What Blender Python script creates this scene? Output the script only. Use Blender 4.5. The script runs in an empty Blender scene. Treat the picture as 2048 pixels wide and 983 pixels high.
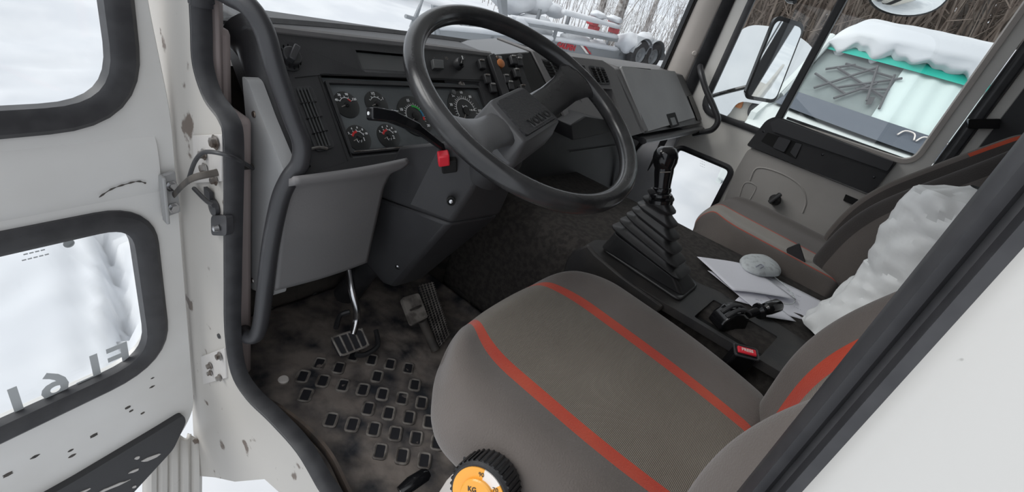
import bpy, bmesh, math, random
from math import sin, cos, pi, radians, sqrt, atan2
from mathutils import Vector, Matrix, noise
from mathutils.geometry import tessellate_polygon

SC = bpy.context.scene
COL = SC.collection
rnd = random.Random(7)
V = Vector

# ---------------------------------------------------------------- camera (metres; X to the passenger side, Y forward, Z up, 0 = cab floor)
CAM = V((-.34, 0, .95))
FPX = 941.0
RIGHT = V((.60949537, -.74915254, .2593952))
DOWN = V((-.23074432, -.48065927, -.84600457))
FWD = V((.75846717, .4557819, -.46582229))
cd = bpy.data.cameras.new('camera'); cam = bpy.data.objects.new('camera', cd); COL.objects.link(cam)
cd.sensor_fit = 'HORIZONTAL'; cd.sensor_width = 36; cd.lens = FPX / 2048 * 36
cd.clip_start = .01; cd.clip_end = 400
cam.matrix_world = Matrix(((RIGHT.x, -DOWN.x, -FWD.x, CAM.x), (RIGHT.y, -DOWN.y, -FWD.y, CAM.y), (RIGHT.z, -DOWN.z, -FWD.z, CAM.z), (0, 0, 0, 1)))
SC.camera = cam
# ---------------------------------------------------------------- light: an overcast winter sky
SC.view_settings.view_transform = 'Standard'; SC.view_settings.look = 'None'
SC.view_settings.exposure = 0.45; SC.view_settings.gamma = 1
SC.view_settings.use_curve_mapping = False
wd = bpy.data.worlds.new('overcast'); SC.world = wd; wd.use_nodes = True
nt = wd.node_tree; nt.nodes.clear()
wo = nt.nodes.new('ShaderNodeOutputWorld'); bg = nt.nodes.new('ShaderNodeBackground')
tc = nt.nodes.new('ShaderNodeTexCoord'); sx = nt.nodes.new('ShaderNodeSeparateXYZ'); rp = nt.nodes.new('ShaderNodeValToRGB')
nt.links.new(tc.outputs['Generated'], sx.inputs[0]); nt.links.new(sx.outputs['Z'], rp.inputs[0])
rp.color_ramp.elements[0].color = (.62, .66, .72, 1); rp.color_ramp.elements[0].position = 0
rp.color_ramp.elements[1].color = (.93, .96, 1, 1); rp.color_ramp.elements[1].position = .6
nt.links.new(rp.outputs[0], bg.inputs[0]); bg.inputs[1].default_value = 1.0
nt.links.new(bg.outputs[0], wo.inputs[0])
sd = bpy.data.lights.new('sun_behind_cloud', 'SUN'); sd.energy = 1.5; sd.angle = radians(40); sd.color = (1, .98, .95)
so = bpy.data.objects.new('sun_behind_cloud', sd); COL.objects.link(so); so.location = (-4, -2, 8)
so.rotation_euler = (V((0, 0, 0)) - V((-4.2, 4.2, 4.6))).to_track_quat('-Z', 'Y').to_euler()

# ---------------------------------------------------------------- a surface point seen at a photo pixel, on a known physical plane
def ray(px, py):
    return RIGHT * (px - 1024) + DOWN * (py - 491) + FWD * FPX
def at(px, py, x=None, y=None, z=None, pl=None):
    r = ray(px, py)
    if pl: t = (pl[0] - CAM).dot(pl[1]) / r.dot(pl[1])
    elif x is not None: t = (x - CAM.x) / r.x
    elif y is not None: t = (y - CAM.y) / r.y
    else: t = (z - CAM.z) / r.z
    return CAM + r * t
def ats(L, **k): return [at(a, b, **k) for a, b in L]

# ---------------------------------------------------------------- materials
MATS = {}
def mat(name, col, rough=.6, metal=0, col2=None, nscale=20, nmix=(.4, .6), bump=0, bscale=200, spec=.5, trans=0, detail=4, emit=None, alpha=None, coat=0):
    m = bpy.data.materials.new(name); m.use_nodes = True; MATS[name] = m
    n = m.node_tree.nodes; l = m.node_tree.links; b = n['Principled BSDF']
    c4 = lambda c: (c[0], c[1], c[2], 1)
    b.inputs['Base Color'].default_value = c4(col); b.inputs['Roughness'].default_value = rough
    b.inputs['Metallic'].default_value = metal; b.inputs['Specular IOR Level'].default_value = spec
    b.inputs['Transmission Weight'].default_value = trans; b.inputs['Coat Weight'].default_value = coat
    if emit: b.inputs['Emission Color'].default_value = c4(emit); b.inputs['Emission Strength'].default_value = 1
    tc = n.new('ShaderNodeTexCoord')
    if col2:
        t = n.new('ShaderNodeTexNoise'); t.inputs['Scale'].default_value = nscale; t.inputs['Detail'].default_value = detail
        r = n.new('ShaderNodeValToRGB'); r.color_ramp.elements[0].position = nmix[0]; r.color_ramp.elements[1].position = nmix[1]
        r.color_ramp.elements[0].color = c4(col); r.color_ramp.elements[1].color = c4(col2)
        l.new(tc.outputs['Object'], t.inputs['Vector']); l.new(t.outputs['Fac'], r.inputs[0]); l.new(r.outputs[0], b.inputs['Base Color'])
    if bump:
        t = n.new('ShaderNodeTexNoise'); t.inputs['Scale'].default_value = bscale; t.inputs['Detail'].default_value = 3
        bp = n.new('ShaderNodeBump'); bp.inputs['Strength'].default_value = bump; bp.inputs['Distance'].default_value = .002
        l.new(tc.outputs['Object'], t.inputs['Vector']); l.new(t.outputs['Fac'], bp.inputs['Height']); l.new(bp.outputs[0], b.inputs['Normal'])
    return m
mat('white_paint', (.60, .59, .57), .35, col2=(.66, .655, .64), nscale=3, bump=.02, bscale=8, coat=.2)
mat('jamb_paint', (.50, .48, .46), .5, col2=(.36, .33, .29), nscale=7, nmix=(.5, .75), detail=8)
mat('body_paint', (.80, .78, .74), .42, col2=(.75, .73, .69), nscale=5, coat=.2)
mat('speckled_paint', (.50, .495, .48), .42, col2=(.16, .15, .14), nscale=55, nmix=(.70, .73), detail=3, coat=.2)
mat('rusty_paint', (.45, .43, .40), .5, col2=(.13, .10, .08), nscale=15, nmix=(.63, .67), detail=5)
mat('beige_trim', (.60, .55, .51), .6, col2=(.54, .50, .465), nscale=4, bump=.05, bscale=300)
mat('grey_trim', (.155, .15, .15), .6, col2=(.14, .137, .137), nscale=6, bump=.12, bscale=400)
mat('lightgrey_trim', (.33, .33, .33), .55, col2=(.30, .30, .30), nscale=5, bump=.1, bscale=300)
mat('silver_panel', (.70, .71, .74), .5, col2=(.56, .57, .60), nscale=5)
mat('mauve_trim', (.30, .25, .24), .65)
mat('doorcard', (.46, .44, .42), .65, col2=(.42, .40, .38), nscale=5, bump=.1, bscale=300)
mat('black_plastic', (.021, .021, .023), .5, bump=.2, bscale=500, col2=(.027, .027, .029), nscale=9)
mat('dark_plastic', (.030, .030, .032), .55, bump=.2, bscale=500)
mat('gloss_black', (.008, .008, .009), .12)
mat('soft_black', (.035, .035, .038), .38, bump=.1, bscale=500)
mat('rubber_seal', (.028, .028, .031), .45, col2=(.04, .04, .043), nscale=30)
mat('black_void', (.006, .006, .006), .8)
mat('wheel_black', (.020, .020, .021), .22, col2=(.035, .035, .036), nscale=14, bump=.05, bscale=300)
mat('hub_grey', (.085, .085, .088), .42, bump=.1, bscale=300)
mat('pad_grain', (.030, .030, .032), .4, bump=.9, bscale=200)
mat('emboss_dark', (.006, .006, .007), .5)
mat('panel_glass', (.115, .125, .13), .25, col2=(.085, .093, .098), nscale=9)  # opaque grey with the glass's reflected light mixed into the colour
mat('gauge_black', (.017, .018, .018), .35)
mat('tray_grey', (.09, .092, .092), .4)
mat('print_white', (.75, .76, .76), .5)
mat('print_red', (.55, .02, .02), .5)
mat('print_green', (.03, .35, .06), .5)
mat('print_blue', (.02, .18, .32), .5)
mat('needle', (.22, .2, .18), .5)
mat('switch_red', (.75, .03, .05), .35)
mat('switch_orange', (.45, .16, .05), .4)
mat('steel', (.55, .55, .56), .25, 1)
mat('worn_steel', (.40, .39, .38), .4, .85, col2=(.15, .12, .1), nscale=40)
mat('galvanised', (.27, .285, .30), .5, .4)
mat('carpet', (.024, .021, .019), .95, col2=(.045, .039, .035), nscale=60, bump=.6, bscale=260)
mat('console_black', (.020, .019, .020), .55, col2=(.03, .027, .025), nscale=15, bump=.2, bscale=300)
mat('boot_rubber', (.018, .018, .019), .42, col2=(.03, .03, .031), nscale=12)
mat('mud_mat', (.022, .024, .030), .5, col2=(.21, .18, .16), nscale=12, nmix=(.36, .60), detail=14, bump=1, bscale=45)
mat('mud_metal', (.035, .032, .030), .7, col2=(.075, .065, .056), nscale=16, bump=.3, bscale=60)
mat('pedal_rubber', (.018, .018, .022), .5)
mat('pedal_worn', (.22, .20, .18), .6, col2=(.09, .078, .07), nscale=35)
mat('brown_strip', (.10, .075, .06), .7, col2=(.05, .042, .038), nscale=20)
mat('paper', (.84, .84, .90), .7)
mat('ink', (.30, .31, .38), .7)
mat('foam', (.58, .61, .62), .85, col2=(.42, .44, .45), nscale=60, nmix=(.5, .65), bump=.3, bscale=300)
mat('plastic_bag', (.88, .89, .88), .35, bump=.9, bscale=16)
mat('dial_yellow', (.80, .36, .04), .35, coat=.4)
mat('dial_white', (.75, .70, .66), .4)
mat('snow', (.62, .635, .655), .75, col2=(.54, .56, .59), nscale=1.2, bump=.3, bscale=9)
mat('bark', (.075, .062, .055), .9, col2=(.14, .125, .115), nscale=9, bump=.5, bscale=30)
mat('pale_bark', (.34, .33, .32), .9, col2=(.12, .10, .09), nscale=7, bump=.5, bscale=20)
mat('twig', (.10, .075, .062), .9, col2=(.16, .13, .11), nscale=3)
mat('frosted_twig', (.36, .35, .35), .9, col2=(.20, .18, .17), nscale=3)
mat('tyre', (.03, .03, .033), .8)
mat('trailer_red', (.40, .03, .04), .5)
mat('van_body', (.42, .40, .37), .5)
mat('van_white', (.58, .62, .61), .4)
mat('teal_band', (.02, .42, .33), .3)
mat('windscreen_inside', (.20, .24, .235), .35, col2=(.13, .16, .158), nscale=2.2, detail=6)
mat('curtain', (.58, .68, .665), .6)
mat('wiper_cowl', (.08, .095, .12), .6)
mat('back_panel', (.060, .060, .064), .6)
mat('glass_print', (.40, .42, .43), .7)
mat('headlining', (.72, .70, .66), .9)

def glass(name, tint, gloss=.035):
    m = bpy.data.materials.new(name); m.use_nodes = True; MATS[name] = m
    n = m.node_tree.nodes; l = m.node_tree.links; n.clear()
    o = n.new('ShaderNodeOutputMaterial'); mx = n.new('ShaderNodeMixShader'); t = n.new('ShaderNodeBsdfTransparent'); g = n.new('ShaderNodeBsdfGlossy')
    t.inputs[0].default_value = (*tint, 1); g.inputs['Roughness'].default_value = .01
    mx.inputs[0].default_value = gloss
    l.new(t.outputs[0], mx.inputs[1]); l.new(g.outputs[0], mx.inputs[2]); l.new(mx.outputs[0], o.inputs[0])
glass('glass', (.98, .985, .985)); glass('side_glass', (.93, .945, .94))
m = mat('mirror', (.9, .92, .92), .02, 1)

def fabric(name, c1, c2, rib=None, fine=350):
    m = mat(name, c1, .95, spec=.15); n = m.node_tree.nodes; l = m.node_tree.links; b = n['Principled BSDF']
    tc = n.new('ShaderNodeTexCoord'); t = n.new('ShaderNodeTexNoise'); t.inputs['Scale'].default_value = 5; t.inputs['Detail'].default_value = 6
    r = n.new('ShaderNodeValToRGB'); r.color_ramp.elements[0].position = .35; r.color_ramp.elements[1].position = .68
    r.color_ramp.elements[0].color = (*c1, 1); r.color_ramp.elements[1].color = (*c2, 1)
    l.new(tc.outputs['Object'], t.inputs['Vector']); l.new(t.outputs['Fac'], r.inputs[0])
    t2 = n.new('ShaderNodeTexNoise'); t2.inputs['Scale'].default_value = fine; l.new(tc.outputs['Object'], t2.inputs['Vector'])
    bp = n.new('ShaderNodeBump'); bp.inputs['Strength'].default_value = .5; bp.inputs['Distance'].default_value = .002
    l.new(bp.outputs[0], b.inputs['Normal'])
    b.inputs['Sheen Weight'].default_value = .25; b.inputs['Sheen Roughness'].default_value = .5
    if rib:
        w = n.new('ShaderNodeTexWave'); w.wave_type = 'BANDS'; w.bands_direction = 'Y'; w.inputs['Scale'].default_value = rib; w.inputs['Distortion'].default_value = .15
        l.new(tc.outputs['UV'], w.inputs['Vector'])
        mm = n.new('ShaderNodeMix'); mm.data_type = 'RGBA'; mm.blend_type = 'MULTIPLY'; mm.inputs[0].default_value = 1
        rr = n.new('ShaderNodeValToRGB'); rr.color_ramp.elements[0].color = (.50, .50, .50, 1); rr.color_ramp.elements[1].color = (1.3, 1.27, 1.2, 1)
        l.new(w.outputs['Fac'], rr.inputs[0]); l.new(r.outputs[0], mm.inputs[6]); l.new(rr.outputs[0], mm.inputs[7]); l.new(mm.outputs[2], b.inputs['Base Color'])
        l.new(w.outputs['Fac'], bp.inputs['Height'])
    else:
        l.new(r.outputs[0], b.inputs['Base Color']); l.new(t2.outputs['Fac'], bp.inputs['Height'])
fabric('seat_grey', (.108, .094, .086), (.140, .123, .114))
fabric('seat_ribbed', (.17, .15, .128), (.21, .19, .165), rib=130)
fabric('seat_red', (.40, .045, .025), (.50, .085, .04))
fabric('seat_dark', (.045, .040, .038), (.06, .053, .05))
fabric('seat_beige', (.27, .245, .215), (.32, .29, .26))

# ---------------------------------------------------------------- mesh helpers
def smooth_path(P, n=8, closed=False):
    P = [V(p) for p in P]; out = []; N = len(P)
    for i in range(N if closed else N - 1):
        if closed: a, b, c, d = P[i - 1], P[i], P[(i + 1) % N], P[(i + 2) % N]
        else: a, b, c, d = P[max(i - 1, 0)], P[i], P[i + 1], P[min(i + 2, N - 1)]
        for k in range(n):
            t = k / n
            out.append(.5 * ((2 * b) + (c - a) * t + (2 * a - 5 * b + 4 * c - d) * t * t + (3 * b - a - 3 * c + d) * t ** 3))
    if not closed: out.append(P[-1])
    return out
def rounded(P, r, n=5):
    """corner-rounded loop; r number or list"""
    P = [V(p) for p in P]; N = len(P); out = []
    for i in range(N):
        rr = r[i] if isinstance(r, (list, tuple)) else r
        p, a, b = P[i], P[i - 1], P[(i + 1) % N]
        da = (a - p); db = (b - p); L = min(rr, da.length * .49, db.length * .49)
        if L < 1e-5: out.append(p); continue
        s = p + da.normalized() * L; e = p + db.normalized() * L
        for k in range(n + 1):
            t = k / n; out.append(s * (1 - t) ** 2 + p * 2 * t * (1 - t) + e * t * t)
    return out
def plane_basis(n):
    n = n.normalized(); a = V((0, 0, 1)) if abs(n.z) < .9 else V((1, 0, 0))
    u = a.cross(n).normalized(); return u, n.cross(u)

class MB:
    def __init__(s): s.v = []; s.f = []; s.m = []; s.uv = {}
    def add(s, vs, fs, mi=0):
        o = len(s.v); s.v += [V(p) for p in vs]; s.f += [tuple(i + o for i in f) for f in fs]; s.m += [mi] * len(fs); return s
    def box(s, c, size, M=None, mi=0):
        c = V(c); M = M or Matrix.Identity(3); h = [q / 2 for q in size]; vs = []
        for a in (-1, 1):
            for b in (-1, 1):
                for d in (-1, 1): vs.append(c + M @ V((a * h[0], b * h[1], d * h[2])))
        return s.add(vs, [(0, 1, 3, 2), (4, 6, 7, 5), (0, 4, 5, 1), (2, 3, 7, 6), (0, 2, 6, 4), (1, 5, 7, 3)], mi)
    def prism(s, loop, off, mi=0, scale=1.0):
        """planar loop (front) extruded by vector off"""
        loop = [V(p) for p in loop]; off = V(off); N = len(loop); c = sum(loop, V()) / N
        back = [c + (p - c) * scale + off for p in loop]
        tri = tessellate_polygon([loop])
        fs = [tuple(t) for t in tri] + [tuple(i + N for i in reversed(t)) for t in tri]
        for i in range(N): j = (i + 1) % N; fs.append((i, j, j + N, i + N))
        return s.add(loop + back, fs, mi)
    def plate(s, outer, holes, off, mi=0):
        loops = [[V(p) for p in outer]] + [[V(p) for p in h] for h in holes]; off = V(off)
        flat = [p for L in loops for p in L]; N = len(flat)
        tri = tessellate_polygon(loops)
        fs = [tuple(t) for t in tri] + [tuple(i + N for i in reversed(t)) for t in tri]
        o = 0
        for L in loops:
            n = len(L)
            for i in range(n): a = o + i; b = o + (i + 1) % n; fs.append((a, b, b + N, a + N))
            o += n
        return s.add(flat + [p + off for p in flat], fs, mi)
    def loft(s, rings, cap=True, closed_ring=True, mi=0):
        n = len(rings[0]); vs = [p for r in rings for p in r]; fs = []
        for i in range(len(rings) - 1):
            for j in range(n if closed_ring else n - 1):
                k = (j + 1) % n; fs.append((i * n + j, i * n + k, (i + 1) * n + k, (i + 1) * n + j))
        if cap and closed_ring:
            fs.append(tuple(reversed(range(n)))); fs.append(tuple(range((len(rings) - 1) * n, len(rings) * n)))
        return s.add(vs, fs, mi)
    def tube(s, path, r, n=12, closed=False, mi=0, flat=None, up=None):
        P = [V(p) for p in path]; N = len(P); rings = []; prev = None
        for i in range(N):
            if closed: t = (P[(i + 1) % N] - P[i - 1]).normalized()
            else: t = (P[min(i + 1, N - 1)] - P[max(i - 1, 0)]).normalized()
            if prev is None:
                a = V(up) if up is not None else (V((0, 0, 1)) if abs(t.z) < .9 else V((1, 0, 0)))
                u = (a - t * a.dot(t)).normalized()
            else: u = (prev - t * prev.dot(t)).normalized()
            prev = u; w = t.cross(u); rr = r[i] if isinstance(r, (list, tuple)) else r
            ru, rw = (rr, rr) if flat is None else (rr * flat[0], rr * flat[1])
            rings.append([P[i] + u * cos(2 * pi * k / n) * ru + w * sin(2 * pi * k / n) * rw for k in range(n)])
        if closed: rings.append(rings[0]); return s.loft(rings, cap=False, mi=mi)
        return s.loft(rings, mi=mi)
    def sweep(s, path, prof, nrm, closed=False, mi=0):
        """profile [(a,b)]: a in the plane sideways, b along nrm"""
        P = [V(p) for p in path]; N = len(P); nrm = V(nrm).normalized(); rings = []
        for i in range(N):
            if closed: t = (P[(i + 1) % N] - P[i - 1]).normalized()
            else: t = (P[min(i + 1, N - 1)] - P[max(i - 1, 0)]).normalized()
            u = nrm.cross(t).normalized()
            rings.append([P[i] + u * a + nrm * b for a, b in prof])
        if closed: rings.append(rings[0]); return s.loft(rings, cap=False, mi=mi)
        return s.loft(rings, mi=mi)
    def lathe(s, c, axis, prof, n=24, mi=0, cap=True):
        """prof [(r,h)] along axis"""
        c = V(c); axis = V(axis).normalized(); u, w = plane_basis(axis)
        return s.loft([[c + axis * h + (u * cos(2 * pi * k / n) + w * sin(2 * pi * k / n)) * max(r, 1e-4) for k in range(n)] for r, h in prof], cap=cap, mi=mi)
    def grid(s, F, nu, nv, mi=0):
        vs = [F(i / nu, j / nv) for j in range(nv + 1) for i in range(nu + 1)]
        fs = [(j * (nu + 1) + i, j * (nu + 1) + i + 1, (j + 1) * (nu + 1) + i + 1, (j + 1) * (nu + 1) + i) for j in range(nv) for i in range(nu)]
        return s.add(vs, fs, mi)
    def ball(s, c, r, n=12, sq=(1, 1, 1), mi=0, jit=0):
        c = V(c); vs = [c + V((0, 0, -r * sq[2]))]; m = n // 2
        for i in range(1, m):
            a = -pi / 2 + pi * i / m
            for k in range(n):
                b = 2 * pi * k / n; q = V((cos(a) * cos(b), cos(a) * sin(b), sin(a)))
                if jit: q = q * (1 + jit * noise.noise(c * 3 + q * 1.5))
                vs.append(c + V((q.x * r * sq[0], q.y * r * sq[1], q.z * r * sq[2])))
        vs.append(c + V((0, 0, r * sq[2]))); L = len(vs) - 1; fs = [(0, 1 + (k + 1) % n, 1 + k) for k in range(n)]
        for i in range(m - 2):
            for k in range(n): a = 1 + i * n + k; b = 1 + i * n + (k + 1) % n; fs.append((a, b, b + n, a + n))
        fs += [(L, 1 + (m - 2) * n + k, 1 + (m - 2) * n + (k + 1) % n) for k in range(n)]
        return s.add(vs, fs, mi)
    def build(s, name, mats, parent=None, bevel=0, smooth=True, sub=0, seg=2, origin=None, kind=None, label=None, cat=None, group=None, angle=35, fix=True):
        if isinstance(mats, str): mats = [mats]
        if origin is None and parent is None:
            xs = [p.x for p in s.v]; ys = [p.y for p in s.v]; zs = [p.z for p in s.v]
            origin = V(((min(xs) + max(xs)) / 2, (min(ys) + max(ys)) / 2, min(zs)))
        o_ = V(origin) if origin is not None and parent is None else V()
        me = bpy.data.meshes.new(name); me.from_pydata([p - o_ for p in s.v], [], s.f)
        for m in mats: me.materials.append(MATS[m])
        me.polygons.foreach_set('material_index', s.m)
        if s.uv:
            ul = me.uv_layers.new(name='UVMap')
            for li, lp in enumerate(me.loops): ul.data[li].uv = s.uv.get(lp.vertex_index, (0, 0))
        if fix:
            bm = bmesh.new(); bm.from_mesh(me)
            if not s.uv: bmesh.ops.remove_doubles(bm, verts=bm.verts, dist=1e-6)
            bmesh.ops.recalc_face_normals(bm, faces=bm.faces); bm.to_mesh(me); bm.free()
        if smooth:
            me.polygons.foreach_set('use_smooth', [True] * len(me.polygons))
            if not sub:
                try: me.set_sharp_from_angle(angle=radians(angle))
                except Exception: pass
        me.update()
        o = bpy.data.objects.new(name, me); COL.objects.link(o); o.location = o_; WM[o.name] = Matrix.Translation(o_)
        if parent is not None: attach(o, parent)
        if bevel:
            b = o.modifiers.new('bevel', 'BEVEL'); b.width = bevel; b.segments = seg; b.limit_method = 'ANGLE'; b.angle_limit = radians(40); b.harden_normals = False
        if sub:
            b = o.modifiers.new('sub', 'SUBSURF'); b.levels = sub; b.render_levels = sub
        tag(o, label, cat, group, kind)
        return o
def tag(o, label=None, cat=None, group=None, kind=None):
    if label: o['label'] = label
    if cat: o['category'] = cat
    if group: o['group'] = group
    if kind: o['kind'] = kind
    return o
WM = {}
def attach(o, parent):
    o.parent = parent; M = WM[parent.name]
    o.matrix_parent_inverse = M.inverted(); WM[o.name] = Matrix.Identity(4)
def empty(name, loc, label=None, cat=None, group=None, kind=None):
    o = bpy.data.objects.new(name, None); COL.objects.link(o); o.location = loc; o.empty_display_size = .05
    WM[o.name] = Matrix.Translation(V(loc)); return tag(o, label, cat, group, kind)
def txt(mb, s, size, org, ex, ey, mi=0, depth=.0006, mirror=False, bold=0, spacing=1.0):
    """lettering as real raised geometry: org = centre, ex/ey unit axes"""
    cu = bpy.data.curves.new('t', 'FONT'); cu.body = s; cu.size = size; cu.align_x = 'CENTER'; cu.align_y = 'CENTER'; cu.extrude = depth / 2; cu.offset = bold; cu.resolution_u = 3; cu.space_character = spacing
    ob = bpy.data.objects.new('t', cu); COL.objects.link(ob)
    dg = bpy.context.evaluated_depsgraph_get(); me = bpy.data.meshes.new_from_object(ob.evaluated_get(dg))
    ex = V(ex).normalized(); ey = V(ey).normalized(); ez = ex.cross(ey)
    if mirror: ex = -ex
    mb.add([V(org) + ex * v.co.x + ey * v.co.y + ez * v.co.z for v in me.vertices], [tuple(p.vertices) for p in me.polygons], mi)
    bpy.data.objects.remove(ob); bpy.data.curves.remove(cu); bpy.data.meshes.remove(me)
# ================================================================ the cab shell (structure)
ST = 'structure'
XR = 1.95                                  # inner face of the passenger side
# cab floor
f = MB(); f.box((.97, .35, -.03), (1.92, 1.75, .06)); f.build('floor', 'mud_metal', kind=ST)
# front wall below the dash
f = MB(); f.box((.97, 1.08, .33), (1.90, .04, .66)); f.box((.40, 1.045, .05), (.62, .02, .10)); f.build('wall_front', 'mud_metal', kind=ST)
# roof, rear wall
f = MB(); f.box((.97, .20, 1.60), (2.02, 2.1, .05)); f.build('ceiling', 'headlining', kind=ST)
f = MB(); f.plate([(.02, -.62, 0), (1.94, -.62, 0), (1.94, -.62, 1.57), (.02, -.62, 1.57)], [], (0, -.04, 0)); f.build('wall_back', 'back_panel', kind=ST)

# --- driver side wall with its door opening
front_px = [(405, -70), (405, 0), (407, 60), (410, 130), (430, 192), (460, 235), (471, 285), (470, 450), (469, 560), (469, 660), (480, 738), (508, 785), (555, 830), (610, 890), (652, 960), (690, 1030)]
open_pts = [at(a, b, x=0) for a, b in front_px]
opening = smooth_path([V((0, .862, 1.40))] + open_pts[:-1], 5) + rounded([V((0, .40, .05)), V((0, -.066, .05)), V((0, -.066, 1.40)), V((0, .862, 1.40))], [0, .10, .12, .1])[1:-6]
opening = [V((0, p.y, p.z)) for p in opening]
bottom = [at(a, b, x=0) for a, b in [(352, 860), (372, 905), (400, 945), (440, 948), (480, 956), (540, 950), (580, 985), (640, 1100)]]
outer = [V((0, 1.16, 1.6)), V((0, 1.16, .30)), V((0, .985, .20)), V((0, .985, -.10))] + bottom[2:] + [V((0, .30, -.25)), V((0, -.3, -.30)), V((0, -.90, -.30)), V((0, -.90, 1.6))]
w = MB(); w.plate([p + V((-.012, 0, 0)) for p in outer], [[p + V((-.012, 0, 0)) for p in opening]], (.014, 0, 0))
w.build('wall_left', ['rusty_paint'], kind=ST, smooth=True)
# outer skin behind the opening, bulging outward: the pillar right next to the viewer
def skin(u, v):
    y = -.078 - .5 * u; z = .10 + 1.5 * v
    return V((-.022 - .030 * (1 - math.exp(-((u * .5) / .055) ** 2)) - .012 * (1 - math.exp(-((u * .5) / .012) ** 2)), y, z))
w = MB(); w.grid(skin, 40, 12); o = w.build('trim_1', 'speckled_paint', kind=ST); sl = o.modifiers.new('s', 'SOLIDIFY'); sl.thickness = .006; sl.offset = 1
# door seal all around the opening: flange plus bulb
prof = [(-.015, -.012), (-.016, .010), (-.010, .016), (-.004, .012), (0, .017), (.008, .019), (.013, .010), (.013, -.002), (.010, -.010), (-.006, -.012)]
w = MB(); w.sweep(opening, [(a * .75, b) for a, b in prof], (-1, 0, 0), closed=True)
w.build('trim_2', 'rubber_seal', kind=ST)
# flat outer lip of the seal on the near pillar
w = MB(); w.prism(rounded([(-.030, -.072, .12), (-.030, -.104, .12), (-.030, -.104, 1.40), (-.030, -.072, 1.40)], .01), (.02, 0, 0))
w.build('trim_3', 'rubber_seal', kind=ST, bevel=.005)
# brown sill strip inside the seal
inner = smooth_path([at(a, b, x=.035) for a, b in [(492, 748), (515, 788), (565, 820), (618, 862), (660, 910), (688, 965), (715, 1020)]], 6)
w = MB(); w.sweep(inner, [(-.014, -.003), (.009, -.003), (.009, .003), (.002, .005), (-.014, .003)], (-1, 0, 0)); w.build('trim_4', 'brown_strip', kind=ST)

# --- front-left corner pillar trim and mauve panel
def vprism(loop_xy, z0, z1): return [V((a, b, z0)) for a, b in loop_xy], V((0, 0, z1 - z0))
w = MB(); w.prism(*vprism([(.022, .852), (.040, .880), (.058, .935), (.062, .99), (.0, 1.02), (-.005, .88)], .20, 1.58)); w.build('trim_5', 'mauve_trim', kind=ST, bevel=.006)

w = MB(); w.box((.027, .935, .345), (.046, .27, .60)); w.box((.027, 1.0, .70), (.046, .26, .14)); w.build('trim_17', 'mauve_trim', kind=ST, bevel=.01)
# --- windscreen: gasket + curved glass
def wsx(t): return V((.05 + 1.84 * t, .955 + .17 * (1 - (2 * t - 1) ** 2) - .10 * t, 0))
w = MB(); w.grid(lambda u, v: wsx(u) + V((0, -.06 * v, .765 + .80 * v)), 24, 2); o = w.build('window_1', 'glass', kind=ST)
sl = o.modifiers.new('s', 'SOLIDIFY'); sl.thickness = .005
g = MB(); lp = [wsx(i / 24) + V((0, -.002, .765)) for i in range(25)] + [wsx(1) + V((0, -.06, 1.565))] + [wsx(1 - i / 24) + V((0, -.06, 1.565)) for i in range(25)]
g.tube(lp, .012, 6, closed=True); g.build('window_gasket', 'rubber_seal', o)
# cowl below the glass
w = MB(); w.loft([[wsx(i / 24) + V((0, dy, z)) for dy, z in ((-.06, .735), (.01, .752), (.03, .70), (-.06, .70))] for i in range(2, 25)]); w.build('trim_6', 'grey_trim', kind=ST)

# --- passenger side: front pillar
def lean(loop, z0, z1, dy):
    return [[V((a, b, z0)) for a, b in loop], [V((a, b + dy, z1)) for a, b in loop]]
w = MB(); w.loft(lean([(1.955, .735), (1.915, .745), (1.885, .79), (1.885, .835), (1.93, .86), (2.03, .86), (2.03, .735)], .60, 1.58, -.03)); w.build('trim_7', 'beige_trim', kind=ST, bevel=.006)
w = MB(); w.loft(lean([(1.885, .833), (1.872, .84), (1.878, .862), (1.93, .875), (1.93, .855)], .74, 1.58, -.03)); w.build('trim_8', 'gloss_black', kind=ST, bevel=.003)
w = MB(); w.loft(lean([(1.945, .695), (1.925, .715), (1.915, .742), (1.955, .745), (1.985, .72)], .0, 1.50, -.012)); w.build('trim_9', 'rubber_seal', kind=ST, bevel=.005)
w = MB(); c = at(1389, 106, x=1.894); w.lathe(c, (-1, -.5, 0), [(.010, -.008), (.010, .004), (.008, .006), (0, .006)], 20); w.build('trim_10', 'beige_trim', kind=ST)
# kick panel ahead of the door, below the dash
w = MB(); w.prism([(1.935, .665, 0), (1.90, .72, 0), (1.88, 1.05, 0), (1.88, 1.05, .66), (1.90, .72, .66), (1.935, .665, .62)], (.05, 0, 0)); w.build('trim_11', 'silver_panel', kind=ST, bevel=.008)

# --- passenger door: framed skin with three windows
d2 = empty('door_2', (1.97, .25, 0), kind=ST)
X = XR
rl = lambda pts, r, x=X: rounded([V((x, a, b)) for a, b in pts], r, 6)
main_o = rl([(.312, .775), (-.165, .785), (-.165, 1.46), (.312, 1.46)], [.01, .045, .06, .02])
quar_o = rl([(.318, .76), (.335, .700), (.625, .700), (.625, 1.44), (.318, 1.44)], [.02, .05, .06, .05, .02])
low_o = rl([(.385, .515), (.385, .13), (.655, .13), (.655, .515)], .035)
w = MB(); w.plate(rl([(.700, -.05), (-.222, -.05), (-.222, 1.52), (.700, 1.52)], [.05, .05, .06, .06]), [main_o, quar_o, low_o], (.045, 0, 0))
w.build('door_frame', 'body_paint', d2, bevel=.006)
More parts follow.
